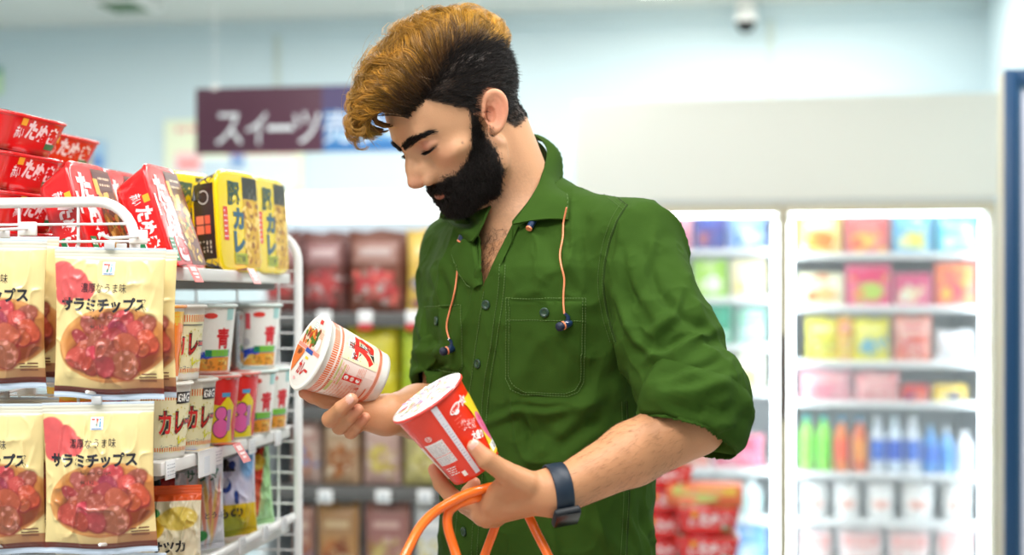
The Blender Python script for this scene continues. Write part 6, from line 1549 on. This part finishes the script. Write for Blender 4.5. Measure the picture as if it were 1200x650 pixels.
def white_lid(ar, r):
    ar.ell(0, 0, r, r, ink(232, 230, 224), 40)
    def cl(pts): return [(x*r, y*r) for x, y in pts]
    ar.poly(cl([(-.62, .62), (-.95, .12), (.86, .12), (.52, .74), (.1, .74), (.1, .5), (-.5, .5)]), ink(232, 214, 190))
    R = np.random.default_rng(5)
    cols_ = [ink(196, 70, 30), ink(226, 120, 40), ink(90, 130, 40), ink(150, 60, 30), ink(236, 180, 70), ink(60, 110, 50)]
    for k in range(46):
        x, y = R.uniform(-.72, .28), R.uniform(.17, .62)
        if x*x+y*y < .72: ar.ell(x*r, y*r, R.uniform(.06, .13)*r, R.uniform(.05, .10)*r, cols_[k % 6], 9, R.uniform(0, 3))
    ar.ell(.50*r, .30*r, .17*r, .17*r, ink(238, 226, 232), 18); lines(ar, .36*r, .48*r, .66*r, .66*r, 4, K_or, 8, .0005)
    ar.rect(-.93*r, .02*r, .93*r, .12*r, ink(238, 150, 130)); ar.rect(-.2*r, -.03*r, .42*r, .09*r, K_bl)
    ar.poly(cl([(-.97, .0), (-.88, -.42), (-.60, -.74), (-.22, -.06), (-.3, .0)]), ink(226, 120, 50)); ar.ell(-.55*r, -.10*r, .16*r, .08*r, K_brown, 12)
    ar.text('BIG', -.62*r, -.16*r, .10*r, K_bk, bold=.02); ar.text('カレー', .18*r, -.48*r, .40*r, K_dr, w=.80*r, bold=.035); ar.text('カレー', .18*r, -.48*r, .38*r, K_red, w=.78*r, bold=.012)
    ar.rect(0*r, -.2*r, .25*r, -.13*r, K_yl); ar.rect(-.30*r, .66*r, .0*r, .86*r, K_w); lines(ar, -.32*r, .64*r, -.04*r, .84*r, 4, ink(90, 170, 150), 9, .0007); ar.rect(-.02*r, .84*r, .2*r, .95*r, K_red)
    ar.ell(-.15*r, -.82*r, .10*r, .05*r, ink(246, 190, 190), 10)
M_foam = mat('foam_cup_body', (226, 225, 218), .5)
A1 = np.array([-.79, -.44, .36]); top1 = T3(362, 412, 1.775)
c1 = noodle_cup('noodle_cup', .0475, .0345, .098, M_foam, white_side, mat('paper_lid_white', (244, 242, 236), .4), white_lid, M_foam)
M1 = frame_m(top1-nrm(A1)*.098, A1, (0, -1, .0))
c1.matrix_world = ROT@M1
tag(c1, 'white and orange noodle cup tilted sideways in his right hand', 'noodle cup')
# red cup
K_rd2 = ink(236, 48, 12)
def red_side(ar):
    ar.rect(-.1255, .003, .1255, .1005, K_rd2)
    # nutrition panel
    ar.rect(-.034, .030, -.006, .062, ink(242, 240, 240)); lines(ar, -.032, .044, -.008, .060, 9, K_gr, 2, .0007); lines(ar, -.032, .031, -.008, .041, 5, K_gr, 3, .0007); ar.rect(-.034, .0425, -.006, .0430, K_rd2)
    ar.ell(-.020, .069, .0045, .0035, K_w, 18); ar.ell(-.020, .069, .0037, .0028, K_rd2, 18); ar.text('CR', -.020, .069, .003, K_w)
    for k in range(3): lines(ar, -.046, .028+k*.012, -.037, .037+k*.012, 4, K_w, 20+k, .0006)
    ar.rect(-.052, .010, -.040, .060, ink(240, 214, 196)); lines(ar, -.030, .014, -.014, .026, 4, K_w, 6, .0012); ar.rect(-.012, .008, -.006, .015, K_w)
    # seam stripe
    ar.rect(.0035, .004, .0105, .099, ink(236, 232, 240)); lines(ar, .0045, .02, .0095, .09, 18, ink(170, 170, 196), 7, .0006)
    # flavour side
    ar.ell(.026, .083, .0085, .0042, K_w, 20, .35); ar.ell(.026, .083, .0068, .0030, K_rd2, 20, .35); ar.ell(.0255, .0785, .004, .003, K_w, 12)
    ar.poly([(.030+.012*math.cos(a)+.004, .045+.040*math.sin(a)) if True else 0 for a in np.linspace(-1.7, 1.7, 12)]+[(.070, .082), (.070, .006)], K_yl)
    def star(cx, cy, r, m): ar.poly([(cx+(r if k % 2 == 0 else r*.45)*math.sin(k*math.pi/5), cy+(r if k % 2 == 0 else r*.45)*math.cos(k*math.pi/5)) for k in range(10)], m)
    star(.040, .084, .0075, K_w); star(.040, .084, .006, K_pk)
    ar.text('焼そば', .031, .057, .013, K_w, w=.022, bold=.04, rot=-.5); ar.text('焼そば', .031, .057, .0125, K_rd2, w=.0212, bold=.008, rot=-.5); ar.text('大盛り', .035, .040, .011, K_w, w=.020, bold=.05, rot=-.4)
    ar.ell(.057, .040, .010, .022, K_pk, 18, .3); ar.ell(.059, .040, .007, .017, ink(214, 70, 130), 18, .3)
    lines(ar, .018, .060, .028, .074, 3, ink(246, 110, 90), 9, .0012); ar.rect(.045, .010, .066, .020, K_w); ar.text('麺', .056, .015, .008, K_bk)
def red_lid(ar, r):
    ar.ell(0, 0, r, r, ink(240, 232, 234), 40); R = np.random.default_rng(8)
    cs_ = [ink(176, 140, 200), ink(226, 206, 130), ink(214, 90, 110), ink(150, 180, 120), ink(230, 230, 230), ink(206, 190, 90), ink(130, 110, 150)]
    for k in range(150):
        a = R.uniform(0, 6.28); q = math.sqrt(R.uniform(0, .85))*r; ar.ell(q*math.cos(a), q*math.sin(a), R.uniform(.06, .20)*r, R.uniform(.02, .045)*r, cs_[k % 7], 8, a+R.normal(0, .4))
    for a in np.linspace(0, 6.28, 5)[:4]: pass
A2 = np.array([-.545, -.20, .815]); top2 = T3(500, 465, 1.655)
c2 = noodle_cup('noodle_cup', .0450, .0320, .104, ink(236, 48, 12), red_side, mat('film_lid', (240, 234, 232), .12, coat=1), red_lid, mat('red_rim', (220, 60, 50), .3, coat=.5))
c2.matrix_world = ROT@frame_m(top2-nrm(A2)*.104, A2, (-.12, -1, 0))
tag(c2, 'bright red noodle cup with a white panel cradled in his left hand', 'noodle cup')

# smart watch
WB = BVHTree.FromPolygons([Vector(v) for v in BX], [list(map(int, q)) for q in BQ])
ax_ = nrm(ELL_-WRL); wc = WRL+ax_*.004+np.array([0, .001, -.002])
ax_ = nrm(ax_+np.array([0, 0, -.28])); aa = nrm(np.cross(ax_, [0, 1, 0])); bb = np.cross(ax_, aa)
wt = empty('smart_watch', c2w(*WRL), (0, 0, TH), 'dark blue smart watch on his left wrist', 'watch')
def subw(mb): mb.v = [v-WRL for v in mb.v]; return mb
rows = []
for s0 in np.linspace(-.0105, .0105, 6):
    ring = []
    for a in np.arange(48)*2*math.pi/48:
        d = aa*math.cos(a)+bb*math.sin(a); r = WB.ray_cast(Vector(wc+ax_*s0), Vector(d), .06); q = r[3] if r[3] is not None else .025; ring.append(q)
    ring = np.array(ring)
    for _ in range(4): ring = (ring+np.roll(ring, 1)+np.roll(ring, -1))/3
    rows.append(ring)
rows = np.array(rows); ringm = rows.mean(0); th_ = np.arange(48)*2*math.pi/48
def ring3(s0, off): return (wc+ax_*s0)+(ringm+off)[:, None]*(np.cos(th_)[:, None]*aa+np.sin(th_)[:, None]*bb)
M_band = mat('navy_rubber_strap', (16, 34, 52), .5)
prof = [(-.0105, .0002), (-.0110, .0014), (-.0095, .0026), (0, .0029), (.0095, .0026), (.0110, .0014), (.0105, .0002)]
m = MB(); m.grid(np.array([ring3(s0, o) for s0, o in prof]), M_band, True, cv=True); subw(m).build('strap', wt)
dn = nrm(np.array([-.05, -.85, -1.0])); dn = nrm(dn-ax_*dn.dot(ax_)); r = WB.ray_cast(Vector(wc), Vector(dn), .06); rd_ = r[3] or .025
Mw = frame_m(wc+dn*(rd_+.0005), dn, ax_)
m = MB(); m.box((-.0160, -.0145, 0), (.0160, .0145, .0095), mat('black_watch_case', (12, 18, 26), .6), .0035); m.xf(Mw); subw(m).build('watch_case', wt)
m = MB(); m.box((-.0145, -.0130, .0096), (.0145, .0130, .0104), mat('black_watch_glass', (6, 10, 18), .25), .0004); m.xf(Mw); subw(m).build('watch_screen', wt)

# earphones hanging out of the collar
M_cord = mat('orange_cord', (236, 140, 96), .45); M_bud = mat('navy_bud', (20, 44, 78), .3, coat=.5); M_tip = mat('navy_silicone_tip', (14, 26, 52), .6)
eo = T3(600, 250, 1.85)
ep = empty('earphones', c2w(*eo), (0, 0, TH), 'orange-corded navy earphones hanging from under his shirt collar', 'earphones')
def sube(mb): mb.v = [v-eo for v in mb.v]; return mb
def cord(pl, n=40, offs=.0025):
    c_ = catmull(np.array(pl, float), n); pts = np.array([hit(a, b, offs)[0] for a, b in c_])
    for _ in range(4): pts[1:-1] = (pts[:-2]+2*pts[1:-1]+pts[2:])/4
    pts[:, 1] -= .0015; return pts
pr_ = cord([(663, 256), (665, 244), (661, 262), (660, 280), (657, 300), (661, 325), (660, 350), (661, 368)][2:]); pr_ = np.vstack([T3(664, 243, pr_[0][1]-.006), pr_])
m = MB(); m.tube(catmull(pr_, 60), .00125, M_cord, 8); sube(m).build('cord', ep)
pl_ = cord([(545, 273), (541, 286), (538, 315), (536, 332), (533, 350), (528, 368), (525, 384), (529, 398)])
m = MB(); m.tube(catmull(pl_, 60), .00125, M_cord, 8); sube(m).build('cord', ep)
def bud(px, py, dirn):
    p, n = hit(px, py, .007); d = nrm(dirn); m = MB()
    m.lathe([(0, -.010), (.0030, -.0095), (.0046, -.006), (.0052, 0), (.0046, .003), (.0035, .0045)], M_bud, 20); m.xf(frame_m(p, d, (0, -1, 0)))
    sube(m).build('earbud', ep)
    m = MB(); m.lathe([(.0047, .0024), (.0056, .0028), (.0056, .0038), (.0040, .0042)], M_cord, 20); m.xf(frame_m(p, d, (0, -1, 0))); sube(m).build('ring', ep)
    m = MB(); m.lathe([(.0030, .0040), (.0052, .0055), (.0060, .0085), (.0052, .0120), (.0030, .0135), (0, .0135)], M_tip, 20); m.xf(frame_m(p, d, (0, -1, 0))); sube(m).build('silicone_tip', ep)
    m = MB(); m.tube([p-d*.003+np.array([0, 0, 0]), p-d*.004+np.array([.0, .0, .009]), p+np.array([-.001, 0, .014])], [.0032, .0026, .0017], M_bud, 10); sube(m).build('stem', ep)
bud(662, 380, (-.75, -.5, -.25)); bud(531, 408, (-.8, -.45, -.25))
for (x0, y0, x1, y1) in ((631, 252, 622, 270), (550, 271, 543, 284)):
    a, b = hit(x0, y0, .006)[0], hit(x1, y1, .006)[0]; m = MB(); m.tube(catmull([a, (a+b)/2, b], 8), [.0040, .0046, .0048, .0048, .0048, .0048, .0044, .0036], M_bud, 14); sube(m).build('battery_pod', ep)
    m = MB(); d_ = nrm(b-a); m.tube([b-d_*.0005, b+d_*.0016], .0042, M_cord, 14); sube(m).build('ring', ep)

# shopping basket hanging from his left hand
M_org = mat('orange_plastic_handle', (250, 112, 20), .28, coat=.4)
bo = T3(560, 350, 1.62); bo[2] = .56
bk = empty('shopping_basket', c2w(*bo), (0, 0, TH), 'shopping basket hanging by two orange plastic handles from his left hand', 'shopping basket')
def subb(mb): mb.v = [v-bo for v in mb.v]; return mb
bz = .82
HA = [np.array([bo[0]-.15, 1.52, bz]), T3(440, 770, 1.54), T3(452, 715, 1.56), T3(463, 678, 1.575), T3(476, 648, 1.59), T3(492, 618, 1.61), T3(512, 598, 1.628), T3(540, 582, 1.640), T3(562, 574, 1.650), T3(584, 570, 1.676), T3(604, 580, 1.70), T3(618, 602, 1.69), T3(630, 626, 1.68), T3(644, 654, 1.67), T3(668, 710, 1.65), np.array([bo[0]+.15, 1.52, bz])]
HB = [np.array([bo[0]-.01, 1.50, bz]), T3(548, 770, 1.54), T3(545, 715, 1.58), T3(541, 678, 1.61), T3(534, 648, 1.63), T3(525, 618, 1.636), T3(526, 600, 1.640), T3(538, 590, 1.643), T3(558, 583, 1.652), T3(578, 577, 1.690), T3(588, 592, 1.715), T3(582, 612, 1.72), T3(574, 634, 1.72), T3(566, 656, 1.72), T3(556, 690, 1.725), np.array([bo[0]+.02, 1.74, bz])]
for hp in (HA, HB):
    m = MB(); m.tube(catmull(hp, 110), .0056, M_org, 14); subb(m).build('handle', bk)
M_bsk = mat('orange_basket_plastic', (240, 104, 30), .35)
m = MB(); 
def rr_ring(w, d, z, n=48, r=.04):
    out = []
    for k in range(n):
        a = k*2*math.pi/n; c, s = math.cos(a), math.sin(a); out.append((bo[0]+w*np.sign(c)*abs(c)**.35, 1.62+d*np.sign(s)*abs(s)**.35, z))
    return np.array(out)
m.grid(np.array([rr_ring(.20, .125, bz-.02), rr_ring(.212, .137, bz-.02), rr_ring(.212, .137, bz), rr_ring(.20, .125, bz), rr_ring(.20, .125, bz-.02)]), M_bsk, True, cv=True); subb(m).build('rim', bk)
m = MB(); top_, bot_ = rr_ring(.20, .125, bz-.02, 56), rr_ring(.165, .095, .56, 56)
for k in range(56): m.tube([top_[k], bot_[k]], .003, M_bsk, 6)
for q in (.2, .4, .6, .8): m.tube(top_*(1-q)+bot_*q, .003, M_bsk, 6, closed=True)
m.grid(np.array([bot_, np.repeat(bot_.mean(0)[None], 56, 0)]), M_bsk, False, cv=True); subb(m).build('basket_body', bk)
